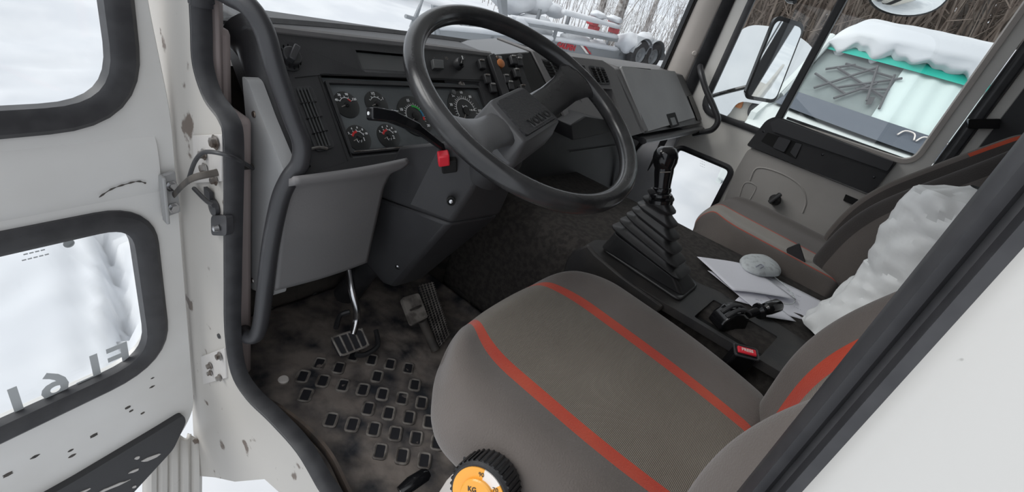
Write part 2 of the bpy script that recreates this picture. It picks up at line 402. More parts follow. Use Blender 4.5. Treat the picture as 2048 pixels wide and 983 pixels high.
# soft grey-beige frame edge round the windows
for nm, lp, r in (('window_gasket', quar_o, .013), ('window_gasket', low_o, .012)):
    g = MB(); g.sweep(lp, [(-r, -.004), (-r, .010), (0, .014), (r, .010), (r, -.004)], (-1, 0, 0), closed=True); g.build(nm, 'rubber_seal', d2)
for lp, x, nm in ((main_o, X + .022, 'side_glass'), (quar_o, X + .022, 'side_glass'), (low_o, X + .022, 'glass')):
    g = MB(); g.prism([V((x, p.y, p.z)) for p in lp], (.005, 0, 0)); g.build('window_pane', nm, d2)
g = MB(); g.box((X + .006, .316, 1.10), (.040, .028, .69)); g.build('window_divider', 'black_plastic', d2, bevel=.004)
# beige pressed frame around the big window
g = MB(); g.sweep(main_o, [(-.016, -.002), (-.016, .008), (0, .010), (.004, .004), (.004, -.002)], (-1, 0, 0), closed=True); g.build('window_surround', 'beige_trim', d2)
g = MB(); g.box((X + .004, .07, .786), (.014, .44, .010)); g.build('window_wiper_strip', 'gloss_black', d2, bevel=.002)
# pressed door card
card = rounded([at(a, b, x=X) for a, b in [(1500, 292), (1745, 392), (1800, 365)]] + [V((X, -.205, .66)), V((X, -.205, .02)), V((X, .30, .02)), V((X, .345, .30)), V((X, .372, .50))], .03)
g = MB(); g.prism(card, (-.012, 0, 0)); dc = g.build('door_card', 'doorcard', d2, bevel=.006)
rib = smooth_path([at(a, b, x=X - .012) for a, b in [(1500, 360), (1515, 335), (1560, 345), (1600, 370), (1612, 400), (1605, 425)]], 6)
g = MB(); g.tube(rib, .004, 6); g.build('pressed_rib', 'doorcard', dc)
rib = smooth_path([at(a, b, x=X - .012) for a, b in [(1478, 395), (1490, 365), (1512, 372), (1500, 398)]], 6)
g = MB(); g.tube(rib, .003, 6); g.build('pressed_rib', 'doorcard', dc)
# black armrest panel with the latch pocket
arm = [at(a, b, x=X - .03) for a, b in [(1493, 290), (1532, 240), (1550, 232), (1575, 240), (1794, 325), (1742, 388)]]
g = MB(); g.prism(rounded(arm, [.01, .015, .015, .02, .006, .006]), (.03, 0, 0)); ar = g.build('armrest', 'black_plastic', d2, bevel=.005)
ledge = [at(a, b, x=X - .045) for a, b in [(1540, 244), (1556, 236), (1788, 323), (1775, 342), (1545, 262)]]
g = MB(); g.prism(rounded(ledge, .006), (.016, 0, 0)); g.build('armrest_ledge', 'soft_black', ar, bevel=.006)
def q(px, x, off, r=.003): return rounded([at(a, b, x=x) for a, b in px], r), V((off, 0, 0))
g = MB(); g.prism(*q([(1522, 282), (1535, 264), (1605, 287), (1592, 318)], X - .031, .01, .004)); g.build('latch_pocket', 'black_void', ar)
g = MB(); g.prism(*q([(1545, 294), (1558, 272), (1582, 280), (1568, 304)], X - .038, .012, .006)); g.build('latch_lever', 'soft_black', ar, bevel=.002)
g = MB(); g.prism(*q([(1580, 304), (1592, 284), (1604, 288), (1591, 315)], X - .036, .012, .002)); g.build('latch_lever', 'soft_black', ar, bevel=.002)
for a, b in ((1527, 262), (1645, 309), (1748, 354)):
    g = MB(); g.lathe(at(a, b, x=X - .030), (-1, 0, 0), [(.0045, -.002), (.0045, .0012), (0, .002)], 12); g.build('screw', 'gloss_black', ar)
# window winder knob, catch
g = MB(); c = at(1551, 398, x=X - .014); g.lathe(c, (-1, 0, 0), [(.022, 0), (.024, .012), (.017, .022), (.014, .034), (0, .036)], 20); ws = g.build('window_winder', 'black_plastic', d2)
g = MB(); g.tube([c + V((-.032, 0, 0)), at(1560, 388, x=X - .060), at(1538, 404, x=X - .064)], [.012, .012, .010], 10, flat=(1, .7)); g.build('winder_arm', 'black_plastic', ws, bevel=.002)
g = MB(); g.prism(*q([(1686, 400), (1691, 388), (1717, 399), (1711, 411)], X - .020, .012, .002)); g.build('door_catch', 'black_void', d2)
# small print at the top corner of the foot window
g = MB()
for k, s in enumerate(('EMARK', '43R-00', 'SAFETY')): txt(g, '- ' + '--' + ' -', .013, at(1405, 322 + k * 5, x=X + .021), (0, -1, 0), (0, 0, 1))
g.build('glass_marking', 'glass_print', d2)

# rear corner behind the passenger door
w = MB(); w.loft(lean([(1.95, -.228), (1.93, -.240), (1.93, -.262), (1.95, -.27), (2.0, -.27), (2.0, -.228)], 0, 1.56, 0)); w.build('trim_12', 'rubber_seal', kind=ST, bevel=.004)
w = MB(); w.loft(lean([(1.95, -.270), (1.95, -.305), (2.0, -.31), (2.0, -.27)], 0, 1.56, 0)); w.build('trim_13', 'body_paint', kind=ST, bevel=.004)
w = MB(); w.plate([V((1.95, a, b)) for a, b in ((-.305, 0), (-.66, 0), (-.66, 1.57), (-.305, 1.57))], [[V((1.95, a, b)) for a, b in ((-.33, .60), (-.52, .60), (-.52, .855), (-.33, .855))]], (.04, 0, 0)); w.build('wall_right', 'back_panel', kind=ST)
w = MB(); w.box((1.955, .79, 1.57), (.06, .9, .05)); w.build('trim_14', 'beige_trim', kind=ST)
w = MB(); w.box((1.98, .24, -.08), (.06, 1.6, .08)); w.build('trim_15', 'body_paint', kind=ST)
w = MB(); w.prism(rounded([at(a, b, x=1.94) for a, b in ((1934, 237), (1996, 236), (1994, 256), (1932, 255))], .004), (-.05, 0, 0)); w.build('belt_guide', 'gloss_black', bevel=.004, label='small black plastic box on the rear pillar behind the passenger door', cat='fitting')

# ================================================================ the open driver's door
Hd = V((-.02, .95, 0)); dd = V((-.987, -.159, 0)).normalized(); nd = V((.159, -.987, 0)).normalized()   # nd faces the viewer
D = lambda s, z, o=0: Hd + dd * s + V((0, 0, z)) + nd * o
door1 = empty('door_1', Hd, kind=ST)
up_o = rounded([D(.062, .606), D(.062, 1.40), D(.80, 1.40), D(.80, .596)], [.11, .08, .08, .08], 8)
lo_o = rounded([D(.062, .052), D(.064, .418), D(.78, .425), D(.78, .040)], [.10, .07, .07, .09], 8)
outd = rounded([D(.0, -.17), D(.0, .60), D(.022, .80), D(.03, 1.50), D(.90, 1.50), D(.90, -.42), D(.20, -.36), D(.05, -.25)], [.06, .05, .05, .08, .08, .08, .1, .05], 6)
w = MB(); w.plate(outd, [up_o, lo_o], nd * -.045); w.build('door_panel', 'white_paint', door1, bevel=.012, seg=3)
# pressed fields round the windows (the raised inner frame)
for lp, nm in ((up_o, 'u'), (lo_o, 'l')):
    g = MB(); g.sweep(lp, [(-.020, -.010), (-.020, .006), (-.012, .012), (.010, .012), (.020, .006), (.020, -.014)], nd, closed=True); g.build('window_gasket', 'rubber_seal', door1)
    cc = sum(lp, V()) / len(lp)
    g = MB(); g.prism([p - nd * .018 for p in lp], nd * -.005); g.build('window_pane', 'glass', door1)
# raised belt between the two windows
g = MB(); g.loft([[D(s, z, o - .002) for z, o in ((.575, -.002), (.560, .003), (.545, .007), (.520, .009), (.490, .009), (.470, .006), (.455, .002), (.445, -.002))] for s in (.030, .06, .15, .4, .88)]); g.build('pressed_belt', 'white_paint', door1)
sc = smooth_path([at(a, b, pl=(Hd + nd * .0095, nd)) for a, b in ((198, 394), (222, 378), (250, 368), (276, 362), (292, 366))], 5)
g = MB(); g.tube(sc, [.0006 + .0014 * sin(i * .9) ** 2 for i in range(len(sc))], 5, flat=(1, .3)); g.build('scratch', 'mud_metal', door1)
# black pocket panel along the foot of the door
pk = [D(.034, -.145), D(.030, -.175), D(.065, -.245), D(.18, -.325), D(.50, -.36), D(.50, -.155), D(.25, -.158), D(.09, -.150)]
g = MB(); g.prism(rounded([p + nd * .016 for p in pk], .012), nd * -.018); pkt = g.build('kick_panel', 'dark_plastic', door1, bevel=.004)
g = MB()
for s, z, a, b in ((.115, -.225, .020, .006), (.150, -.235, .010, .004), (.19, -.245, .03, .004), (.14, -.198, .005, .005), (.155, -.29, .004, .004), (.25, -.20, .02, .003)):
    g.prism([D(s + a * cos(t) * (1 + .2 * sin(3 * t + s * 50)), z + b * sin(t) + a * .35 * cos(t), .0175) for t in [2 * pi * k / 10 for k in range(10)]], nd * -.002)
g.build('scuff', 'doorcard', pkt)
# chips in the paint
g = MB()
for s, z, r in ((.20, -.075, .005), (.24, -.083, .003), (.24, -.10, .004), (.13, -.06, .003), (.135, -.045, .004), (.29, -.05, .004), (.085, -.02, .003), (.082, .005, .002), (.33, -.06, .005), (.11, -.085, .003)):
    g.prism([D(s + r * 1.5 * cos(t) * (1 + .3 * sin(4 * t + s * 90)), z + r * .8 * sin(t), .001) for t in [2 * pi * k / 8 for k in range(8)]], nd * -.002)
g.build('paint_chip', 'mud_metal', door1)
# reversed badge lettering, read through the glass from inside
ex = dd * -1
g = MB(); txt(g, 'FL614', .088, D(.236, .090, -.012), dd, (0, 0, 1), bold=.002, spacing=1.22); g.build('badge_lettering', 'glass_print', door1)
g = MB()
for k in range(2): txt(g, '-----' if k else '----', .022, D(.215, .382 - .010 * k, -.016), ex, (0, 0, 1))
g.lathe(D(.170, .381, -.016), nd, [(.008, 0), (.008, .0006), (.0065, .0006), (.0065, 0)], 16); g.build('glass_marking', 'glass_print', door1)
# check-strap bracket with two bolts
bk = MB(); bk.prism([D(s, z, .014) for s, z in ((.034, .405), (.034, .492), (.008, .497), (.004, .41))], nd * -.008); br = bk.build('bracket', 'lightgrey_trim', door1, bevel=.002)
g = MB(); g.box(D(.034, .447, .020), (.006, .02, .096)); g.build('bracket_flange', 'lightgrey_trim', br, bevel=.002)
for z in (.470, .424):
    g = MB(); g.lathe(D(.018, z, .014), nd, [(.011, 0), (.011, .003), (.0075, .003), (.0075, .009), (0, .009)], 6); g.build('bolt', 'steel', br)
# check strap and cable run from the door into the cab
g = MB(); g.tube(smooth_path([D(.016, .452, .018), at(380, 358, x=-.05), at(430, 345, x=-.02), at(470, 335, x=.015), at(505, 331, x=.05)], 6), .0055, 8, flat=(1.1, .5))
g.build('check_strap', 'mud_metal', label='brown metal door check strap crossing the black seal', cat='strap')
g = MB(); g.tube(smooth_path([at(378, 355, x=-.04), at(390, 322, x=-.04), at(408, 304, x=-.035), at(440, 306, x=-.03), at(475, 318, x=-.005), at(505, 336, x=.05)], 6), .0035, 8)
g.build('cable', 'rubber_seal', label='thin black cable looping from the open door into the cab', cat='cable')
# hinge plates with bolts on the jamb, rubber buffers
def hinge(px, bolts, label):
    pts = [at(a, b, x=-.016) for a, b in px]
    g = MB(); g.prism(pts, (.006, 0, 0)); o = g.build('hinge_plate', 'jamb_paint', bevel=.0015, label=label, cat='hinge')
    for a, b, r in bolts:
        k = MB(); k.lathe(at(a, b, x=-.018), (-1, 0, 0), [(r * 1.25, 0), (r * 1.25, .002), (r * .8, .002), (r * .8, .008), (0, .008)], 6); k.build('bolt', 'worn_steel', o)
hinge([(384, 270), (443, 268), (442, 362), (388, 366)], [(431, 284, .010), (408, 308, .008), (410, 336, .008), (431, 360, .007)], 'pale upper hinge plate with bolts beside the thin looping cable')
hinge([(401, 712), (448, 695), (452, 755), (406, 768)], [(440, 711, .008), (421, 730, .007), (422, 744, .006), (440, 754, .007)], 'pale lower hinge plate with rusty bolts near the foot of the pillar')
g = MB(); g.tube(smooth_path([at(388, 376, x=-.018), at(412, 400, x=-.02), at(428, 410, x=-.022)], 4), .004, 8); g.lathe(at(431, 414, x=-.014), (-1, 0, 0), [(.016, 0), (.015, .006), (0, .009)], 20)
g.box(at(417, 386, x=-.018), (.006, .022, .016)); g.build('rubber_grommet', 'rubber_seal', label='round black rubber grommet on a short strap below the upper hinge', cat='grommet')
g = MB(); g.prism(rounded([at(a, b, x=-.022) for a, b in ((421, 430), (452, 430), (453, 471), (422, 470))], .012), (.012, 0, 0)); o = g.build('door_light_switch', 'rubber_seal', bevel=.004, label='oval black rubber door switch under the round grommet', cat='switch')
g = MB(); g.lathe(at(436, 455, x=-.024), (-1, 0, 0), [(.006, 0), (.005, .008), (0, .009)], 12); g.build('plunger', 'steel', o)
g = MB(); g.lathe(at(438, 671, x=-.013), (-1, 0, 0), [(.006, 0), (.005, .002), (0, .002)], 12); g.build('jamb_plug', 'rubber_seal', label='small dark plug in the white jamb above the lower hinge', cat='plug')
# ribbed step box below, behind the door foot
def ribs(u, v):
    p = at(285 + 120 * u, 870 + 160 * v, y=1.0 - .02 * u); return p + V((0, .010 * sin(u * 34), 0))
w = MB(); w.grid(ribs, 60, 3); o = w.build('trim_16', 'rusty_paint', kind=ST); sl = o.modifiers.new('s', 'SOLIDIFY'); sl.thickness = .01; sl.offset = -1
# ================================================================ dashboard
PA = (V((0, .208, 0)), V((0, 1, -.96)).normalized())                    # sloping face of the driver's cluster
eA = V((1, 0, 0)); uA = V((0, .96, 1)).normalized(); nA = V((0, -1, .96)).normalized()
P1 = V((.777, .93, .766)); P2 = V((1.331, .80, .804)); nB = (P2 - P1).cross(V((0, -.69, -.72))).normalized()
if nB.y > 0: nB = -nB
PB = (P1, nB); eB = (P2 - P1).normalized(); uB = nB.cross(eB).normalized()
if uB.z < 0: uB = -uB
P3 = V((1.93, .755, .814)); P4 = V((1.38, .627, .62)); nC = (P3 - P2).cross(P4 - P2).normalized()
if nC.y > 0: nC = -nC
PC = (P2, nC); eC = (P3 - P2).normalized()
def A(L, off=0): return [at(a, b, pl=(PA[0] + nA * off, nA)) for a, b in L]
def B(L, off=0): return [at(a, b, pl=(PB[0] + nB * off, nB)) for a, b in L]
def Cc(L, off=0): return [at(a, b, pl=(PC[0] + nC * off, nC)) for a, b in L]
dash = empty('dashboard', V((.9, .85, .5)), 'black and grey dashboard with round gauges, switches and vents below the windscreen', 'dashboard')
# left body with the instrument opening
g = MB()
clusterA = [V((.115, 0, 0)) + V((0, .208 + .96 * .768, .768)), V((.785, .208 + .96 * .768, .768)), V((.785, .208 + .96 * .555, .555)), V((.115, .208 + .96 * .555, .555))]
iw = A([(640, 150), (880, 168)]) ; win = [V((.222, .881, .701)), V((.70, .881, .701)), V((.70, .760, .575)), V((.222, .760, .575))]
slot = A([(713, 100), (820, 110), (835, 146), (727, 140)])
g.plate(clusterA, [rounded(win, .004), rounded(slot, .003)], (0, .17, 0)); g.build('instrument_surround', 'black_plastic', dash, bevel=.004)
g = MB(); g.prism([p - nA * .008 for p in slot], -nA * .004); g.build('tray', 'tray_grey', dash)
# recessed light-grey bezel and glass
g = MB(); w0 = [p - nA * .010 for p in win]; g.prism(w0, -nA * .006); g.build('instrument_glass', 'panel_glass', dash)
g = MB(); g.sweep(rounded([p - nA * .002 for p in [V((.229, .873, .693)), V((.695, .873, .693)), V((.695, .768, .583)), V((.229, .768, .583))]], .004), [(-.004, -.008), (-.004, .001), (.003, .001), (.003, -.008)], nA, closed=True); g.build('instrument_bezel', 'dark_plastic', dash)
g = MB(); g.tube([V((.232, .767, .5835)) + nA * .001, V((.50, .767, .5835)) + nA * .001], .0012, 5); g.build('bezel_highlight_strip', 'worn_steel', dash)

def gauge(px, r, arcs, marks, ndl=None, sym=None, nums=()):
    c = at(*px, pl=(PA[0] - nA * .009, nA))
    g = MB(); g.lathe(c, nA, [(r, -.002), (r, .0012), (r * .97, .0016), (0, .0016)], 32); o = g.build('gauge', 'gauge_black', dash)
    pt = lambda a, q, h=.0022: c + (eA * cos(a) + uA * sin(a)) * (r * q) + nA * h
    for col, a0, a1, q0, q1 in arcs:
        g = MB(); K = 14; L = [pt(radians(a0 + (a1 - a0) * k / K), q1) for k in range(K + 1)] + [pt(radians(a1 - (a1 - a0) * k / K), q0) for k in range(K + 1)]
        g.prism(L, -nA * .0008); g.build('scale_arc', col, o)
    g = MB()
    for a, q0, q1, w_ in marks:
        a = radians(a); t = (-eA * sin(a) + uA * cos(a)) * w_
        g.prism([pt(a, q0) - t, pt(a, q1) - t, pt(a, q1) + t, pt(a, q0) + t], -nA * .0008)
    for s, a, q, z in nums: txt(g, s, z, pt(radians(a), q), eA, uA, bold=.0002)
    if sym:
        for s, dx, dy, z in sym: txt(g, s, z, c + eA * r * dx + uA * r * dy + nA * .0022, eA, uA, bold=.0002)
    if g.v: g.build('scale_print', 'print_white', o)
    if ndl is not None:
        a = radians(ndl); t = (-eA * sin(a) + uA * cos(a)) * .0009
        g = MB(); g.prism([c + nA * .0035 - t, pt(a, .55, .0035) - t, pt(a, .55, .0035) + t, c + nA * .0035 + t], -nA * .001); g.build('needle', 'needle', o)
        g = MB(); g.lathe(c, nA, [(r * .2, 0), (r * .2, .004), (0, .005)], 16); g.build('needle_cap', 'gloss_black', o)
RS = .029
small = [(a, .52, .66, .0005) for a in (150, 120, 90, 60, 30)]
gauge((693, 209), RS, [('print_white', 40, 150, .50, .54), ('print_red', 30, 62, .42, .52)], small, 200, [('b', 0, -.02, .010)], [('40', 155, .80, .007), ('70', 118, .80, .007), ('90', 72, .80, .007), ('120', 28, .84, .007)])
gauge((753, 207), RS, [('print_white', 40, 140, .50, .54)], small, 200, [('D', 0, 0, .010)], [('1/2', 95, .80, .008), ('1', 30, .80, .008)])
gauge((717, 276), RS, [('print_white', 20, 90, .50, .54), ('print_red', 90, 160, .40, .56)], small, 200, [('(1) 1', .12, -.12, .011)], [('2', 150, .8, .006), ('4', 115, .8, .006), ('6', 80, .8, .006), ('8', 50, .8, .006), ('10', 22, .8, .006)])
gauge((777, 272), RS, [('print_white', 20, 90, .50, .54), ('print_red', 90, 160, .40, .56)], small, 200, [('(1) 2', .12, -.12, .011)], [('2', 150, .8, .006), ('4', 115, .8, .006), ('6', 80, .8, .006), ('8', 50, .8, .006), ('10', 22, .8, .006)])
gauge((830, 232), .050, [('print_white', 95, 200, .52, .54), ('print_green', 35, 95, .44, .54), ('print_blue', -5, 35, .44, .54), ('print_red', -25, -5, .44, .54)], [(200 - 12 * k, .54, .62 if k % 5 else .66, .0004) for k in range(20)], 220, [('1500', -.1, -.72, .008)], [('5', 205, .78, .009), ('10', 155, .78, .009), ('15', 100, .78, .009), ('20', 48, .78, .009), ('25', 0, .78, .009), ('30', -40, .78, .009)])
gauge((932, 222), .062, [('print_white', 0, 200, .55, .57)], [(210 - 10 * k, .57, .66 if k % 2 else .70, .0005) for k in range(25)], 228, [('km/h', 0, .2, .009), ('* * *', .35, 0, .012)], [('10', 205, .84, .010), ('30', 160, .84, .010), ('50', 125, .84, .010), ('60', 85, .84, .010), ('80', 50, .84, .010), ('100', 0, .86, .010), ('120', -30, .86, .010)])
g = MB(); g.lathe(at(924, 168, pl=(PA[0] - nA * .004, nA)), nA, [(.009, -.004), (.009, .002), (.006, .003), (.005, .0), (0, .0)], 18); g.build('trip_button', 'worn_steel', dash)
g = MB(); g.lathe(at(907, 184, pl=(PA[0] - nA * .004, nA)), nA, [(.007, -.004), (.007, .002), (0, .003)], 18); g.build('warning_lamp', 'tray_grey', dash)
# knobs on the upper strip
c = A([(577, 119)])[0]; ax = (nA + V((.1, 0, 0))).normalized()
g = MB(); g.lathe(c, nA, [(.024, 0), (.024, .003), (.019, .004), (.018, .018), (.016, .020), (0, .020)], 28); k = g.build('light_switch_knob', 'black_plastic', dash, bevel=.001)
g = MB(); g.box(c + nA * .024, (.012, .036, .014), Matrix((eA * .8 + uA * -.6, uA * .8 + eA * .6, nA)).transposed()); g.build('grip', 'soft_black', k, bevel=.002)
g = MB()
for i in range(12): a = 2 * pi * i / 12; g.box(c + (eA * cos(a) + uA * sin(a)) * .0185 + nA * .012, (.0018, .0018, .012))
g.build('ribs', 'gloss_black', k)
c = A([(914, 130)])[0]; g = MB(); g.lathe(c, nA, [(.015, 0), (.014, .014), (.012, .018), (0, .018)], 24); k = g.build('dimmer_knob', 'black_plastic', dash)
g = MB(); g.box(c + nA * .020, (.009, .026, .012), Matrix((eA * .8 - uA * .6, uA * .8 + eA * .6, nA)).transposed()); g.build('grip', 'gloss_black', k, bevel=.002)
g = MB(); g.box(c + nA * .0265 + uA * .008, (.002, .010, .001), Matrix((eA, uA, nA)).transposed()); g.build('pointer', 'print_white', k)
g = MB(); sq = A([(861, 121), (882, 123), (884, 140), (864, 139)]); g.prism([p + nA * .010 for p in sq], -nA * .012); g.build('push_button', 'tray_grey', dash, bevel=.0015)
g = MB(); txt(g, '1D', .010, A([(893, 116)], .0005)[0], eA, uA); txt(g, '-', .012, A([(868, 114)], .0005)[0], eA, uA); txt(g, '.O', .008, A([(583, 98)], .0005)[0], eA, uA); g.build('switch_print', 'needle', dash)
# panel joint grooves
g = MB()
for L in ([(590, 155), (640, 150), (705, 315)], [(640, 149), (985, 160)], [(636, 150), (696, 322)]):
    g.tube(A(L, .0003), .0011, 4)
g.build('panel_joint', 'black_void', dash)
# air vent on the far left of the cluster
vp = A([(586, 178), (620, 176), (664, 291), (634, 300)])
def vent(loopf, nn, e, u, bars, slats, name='air_vent', hdr=.012):
    """frame + recess + vertical louvres + cross slats"""
    L = rounded(loopf, .004); g = MB(); g.sweep(L, [(-.004, -.010), (-.004, .003), (.0, .004), (.004, .003), (.004, -.010)], nn, closed=True); o = g.build(name, 'dark_plastic', dash)
    g = MB(); g.prism([p + nn * .0004 for p in L], nn * .0006); g.build('recess', 'black_void', o)
    a, b, c_, d = loopf
    g = MB()
    for k in range(1, bars):
        t = k / bars; p = a.lerp(b, t) + nn * .003; q_ = d.lerp(c_, t) + nn * .003; g.tube([p, q_], .0016, 4, flat=(2.4, .8), up=nn)
    g.build('louvres', 'tray_grey', o)
    g = MB()
    for k in range(1, slats):
        t = k / slats; g.tube([a.lerp(d, t) + nn * .005, b.lerp(c_, t) + nn * .005], .0013, 4)
    g.build('slats', 'gloss_black', o)
    return o
vo = vent(vp, nA, eA, uA, 5, 4)
g = MB(); g.tube(smooth_path(A([(622, 297), (640, 294), (655, 297)], .007), 5), .003, 6, flat=(1, .6)); g.build('thumbwheel', 'brass', vo) if 'brass' in MATS else g.build('thumbwheel', 'worn_steel', vo)
# top lip along the dash
g = MB(); lip = A([(520, 56), (560, 63), (700, 79), (850, 95), (982, 111)], .0); g.tube(smooth_path([p + V((0, .006, .000)) for p in lip], 4), .010, 8); g.build('top_lip', 'grey_trim', dash)
# padded roll on the far left end
ra = [at(492, 62, y=.955), at(503, 84, y=.935), at(514, 115, y=.905), at(545, 220, y=.835), at(585, 330, y=.765), at(592, 345, y=.755)]
g = MB(); rs_ = smooth_path(ra, 6); g.tube(rs_, [.050 - .017 * min(1, i / 10) for i in range(len(rs_))], 20, flat=(1.0, .85)); g.build('padded_end_roll', 'soft_black', dash)
# grey end panel facing the door
ep = [at(a, b, x=.052) for a, b in [(480, 150), (492, 160), (520, 235), (568, 350), (548, 400), (545, 590), (536, 592), (500, 578), (489, 560), (489, 250)]]
ep = [V((.055, p.y, p.z)) for p in ep]
g = MB(); g.prism(rounded(ep, .008), (.025, 0, 0)); o = g.build('end_panel', 'lightgrey_trim', dash, bevel=.003)
for px in ((508, 228), (505, 560)):
    g = MB(); g.lathe(at(*px, x=.0545), (-1, 0, 0), [(.006, 0), (.005, .002), (0, .003)], 12); g.build('screw', 'worn_steel', o)
# lower grey cover with its flared top lip
xa, xb = .075, .300
def lower_cover(u, v):
    yl = .700; z = .600 - .262 * v
    flare = .030 * math.exp(-(v / .07) ** 2)
    xl = .050; xr = .285 - .026 * min(1, v / .25) ** .7
    y = yl - flare + .025 * v
    return V((xl + (xr - xl) * u, y - .006 * sin(pi * u), z + .010 * math.exp(-(v / .03) ** 2) * (u - .3)))
g = MB(); g.grid(lower_cover, 24, 30); o = g.build('lower_cover', 'grey_trim', dash); sl = o.modifiers.new('s', 'SOLIDIFY'); sl.thickness = .012; sl.offset = -1
# centre console face: switch block, pillar, vents, cubbies
g = MB(); cb = B([(982, 110), (1061, 102), (1110, 196)]) ; bl = B([(980, 110)])[0]
g.prism(B([(981, 110), (1063, 102), (1128, 236), (1036, 262)]), (0, .15, 0)); g.build('switch_panel', 'gloss_black', dash, bevel=.004)
g = MB(); g.prism([p + nB * .006 for p in B([(1061, 102), (1073, 104), (1140, 232), (1128, 236)])], (0, .15, 0)); g.build('console_rib', 'grey_trim', dash, bevel=.004)
g = MB(); g.prism([p + nB * .004 for p in B([(1022, 111), (1034, 109), (1070, 205), (1060, 210)])], -nB * .006); g.build('switch_divider', 'dark_plastic', dash, bevel=.002)
g = MB(); g.prism([p + nB * .012 for p in B([(974, 112), (984, 109), (1024, 212), (1010, 218)])], -nB * .016); g.build('switch_divider', 'dark_plastic', dash, bevel=.003)
MBm = Matrix((eB, uB, nB)).transposed()
def rocker(px, w_, h_, mt='dark_plastic', lab=None, tip=True):
    c = B([px])[0]; g = MB(); g.box(c + nB * .006, (w_, h_, .014), MBm); o = g.build('rocker_switch', mt, dash, bevel=.003)
    if tip: g = MB(); g.box(c + nB * .0145 + uB * h_ * .34, (w_ * .7, .005, .003), MBm); g.build('switch_mark', 'worn_steel', o, bevel=.001)
    return o
for px in ((961, 131), (972, 160), (983, 178), (1010, 160), (1018, 173), (1031, 148), (1043, 180), (1024, 122), (1036, 126)):
    rocker(px, .020, .028)
c = B([(997, 130)])[0]; g = MB(); g.lathe(c + nB * .004, nB, [(.013, 0), (.013, .010), (.010, .012), (0, .012)], 24); o = g.build('warning_button', 'switch_orange', dash)
g = MB(); g.box(c + uB * .018 + nB * .008, (.020, .010, .010), MBm); g.build('lock_tab', 'worn_steel', o, bevel=.002)
g = MB(); g.lathe(B([(1039, 113)])[0] + nB * .002, nB, [(.009, 0), (.009, .003), (.004, .004), (0, .004)], 20); g.build('round_blank', 'tray_grey', dash)
# vent housing
g = MB(); vh = B([(1073, 104), (1205, 120), (1228, 135), (1290, 264), (1262, 272), (1245, 270), (1232, 240), (1140, 236)])
v1 = B([(1080, 120), (1132, 128), (1150, 158), (1098, 158)]); v2 = B([(1178, 133), (1206, 137), (1218, 167), (1192, 166)])
cub1 = B([(1100, 172), (1150, 175), (1165, 205), (1118, 205)]); cub2 = B([(1140, 127), (1170, 131), (1184, 164), (1160, 163)]); cub3 = B([(1195, 176), (1224, 178), (1256, 262), (1226, 236)])
g.plate(vh, [cub1, cub2, cub3], (0, .07, 0)); g.build('vent_console', 'grey_trim', dash, bevel=.003)
g = MB(); g.prism([p - V((0, -.06, 0)) for p in B([(1076, 106), (1225, 138), (1275, 262), (1140, 240)])], (0, .08, 0)); g.build('console_back', 'black_void', dash)
vent(v1, nB, eB, uB, 3, 6); vent(v2, nB, eB, uB, 3, 7)
g = MB(); g.prism([p + nB * .002 for p in B([(1106, 180), (1128, 181), (1140, 200), (1118, 202)])], -nB * .05); g.build('ashtray', 'dark_plastic', dash, bevel=.003)
g = MB(); g.prism([p + V((0, 0, 0)) for p in B([(1228, 136), (1240, 136), (1298, 262), (1283, 266)])], (0, .10, 0)); g.build('console_cheek', 'grey_trim', dash, bevel=.005)
# lower trays and shelf beneath the console
def under(L, y, th, name, m, bev=.004):
    g = MB(); g.prism([at(a, b, y=y) for a, b in L], (0, th, 0)); return g.build(name, m, dash, bevel=bev)
under([(1142, 250), (1170, 232), (1222, 240), (1232, 262), (1145, 280)], .70, .08, 'lower_tray', 'dark_plastic')
under([(1100, 236), (1240, 236), (1262, 262), (1285, 280), (1235, 388), (1060, 386), (960, 420), (880, 330), (960, 260)], .80, .12, 'lower_console', 'black_plastic')
g = MB(); g.tube([at(1140, 303, y=.795), at(1232, 290, y=.795)], .002, 5); g.build('console_seam', 'tray_grey', dash)
g = MB(); g.tube(smooth_path([at(1232, 375, y=.78), at(1258, 330, y=.75), at(1272, 300, y=.72), at(1284, 284, y=.69)], 5), .010, 8); g.build('heater_hose', 'soft_black', dash)
under([(985, 432), (1235, 398), (1240, 412), (990, 446)], .80, .02, 'heater_grille', 'dark_plastic')
for L in ([(1010, 420), (1060, 404), (1062, 412), (1012, 430)], [(1075, 402), (1092, 398), (1094, 406), (1077, 411)]):
    under(L, .795, .01, 'heater_slot', 'tray_grey', .002)
# glovebox block on the passenger side
gb = Cc([(1238, 134), (1346, 144), (1386, 236), (1288, 265)])
g = MB(); g.prism([p + nC * .0 for p in Cc([(1236, 133), (1373, 150), (1404, 246), (1287, 268)])], (0, .16, 0)); g.build('glovebox_body', 'grey_trim', dash, bevel=.006)
g = MB(); g.prism(rounded([p + nC * .010 for p in gb], .006), -nC * .012); lid = g.build('glovebox_lid', 'lightgrey_trim', dash, bevel=.003)
g = MB(); g.prism(rounded([p + nC * .0115 for p in Cc([(1328, 230), (1345, 226), (1354, 252), (1337, 256)])], .004), -nC * .006); hn = g.build('latch', 'black_void', lid)
g = MB(); g.prism([p + nC * .014 for p in Cc([(1334, 238), (1343, 236), (1348, 250), (1339, 253)])], -nC * .008); g.build('latch_button', 'tray_grey', hn, bevel=.001)
g = MB(); g.prism(rounded([p + nC * .005 for p in Cc([(1374, 192), (1382, 190), (1402, 238), (1393, 241)])], .003), -nC * .012); g.build('side_slot', 'gloss_black', dash, bevel=.002)
g = MB(); g.tube(smooth_path([p + V((0, -.01, -.012)) for p in Cc([(1282, 272), (1340, 262), (1400, 250)])], 4), .012, 8, flat=(1, 1.6)); g.build('glovebox_lip', 'soft_black', dash)
g = MB(); g.box(V((1.64, .70, .592)), (.52, .14, .020)); g.build('parcel_shelf', 'dark_plastic', dash, bevel=.006)

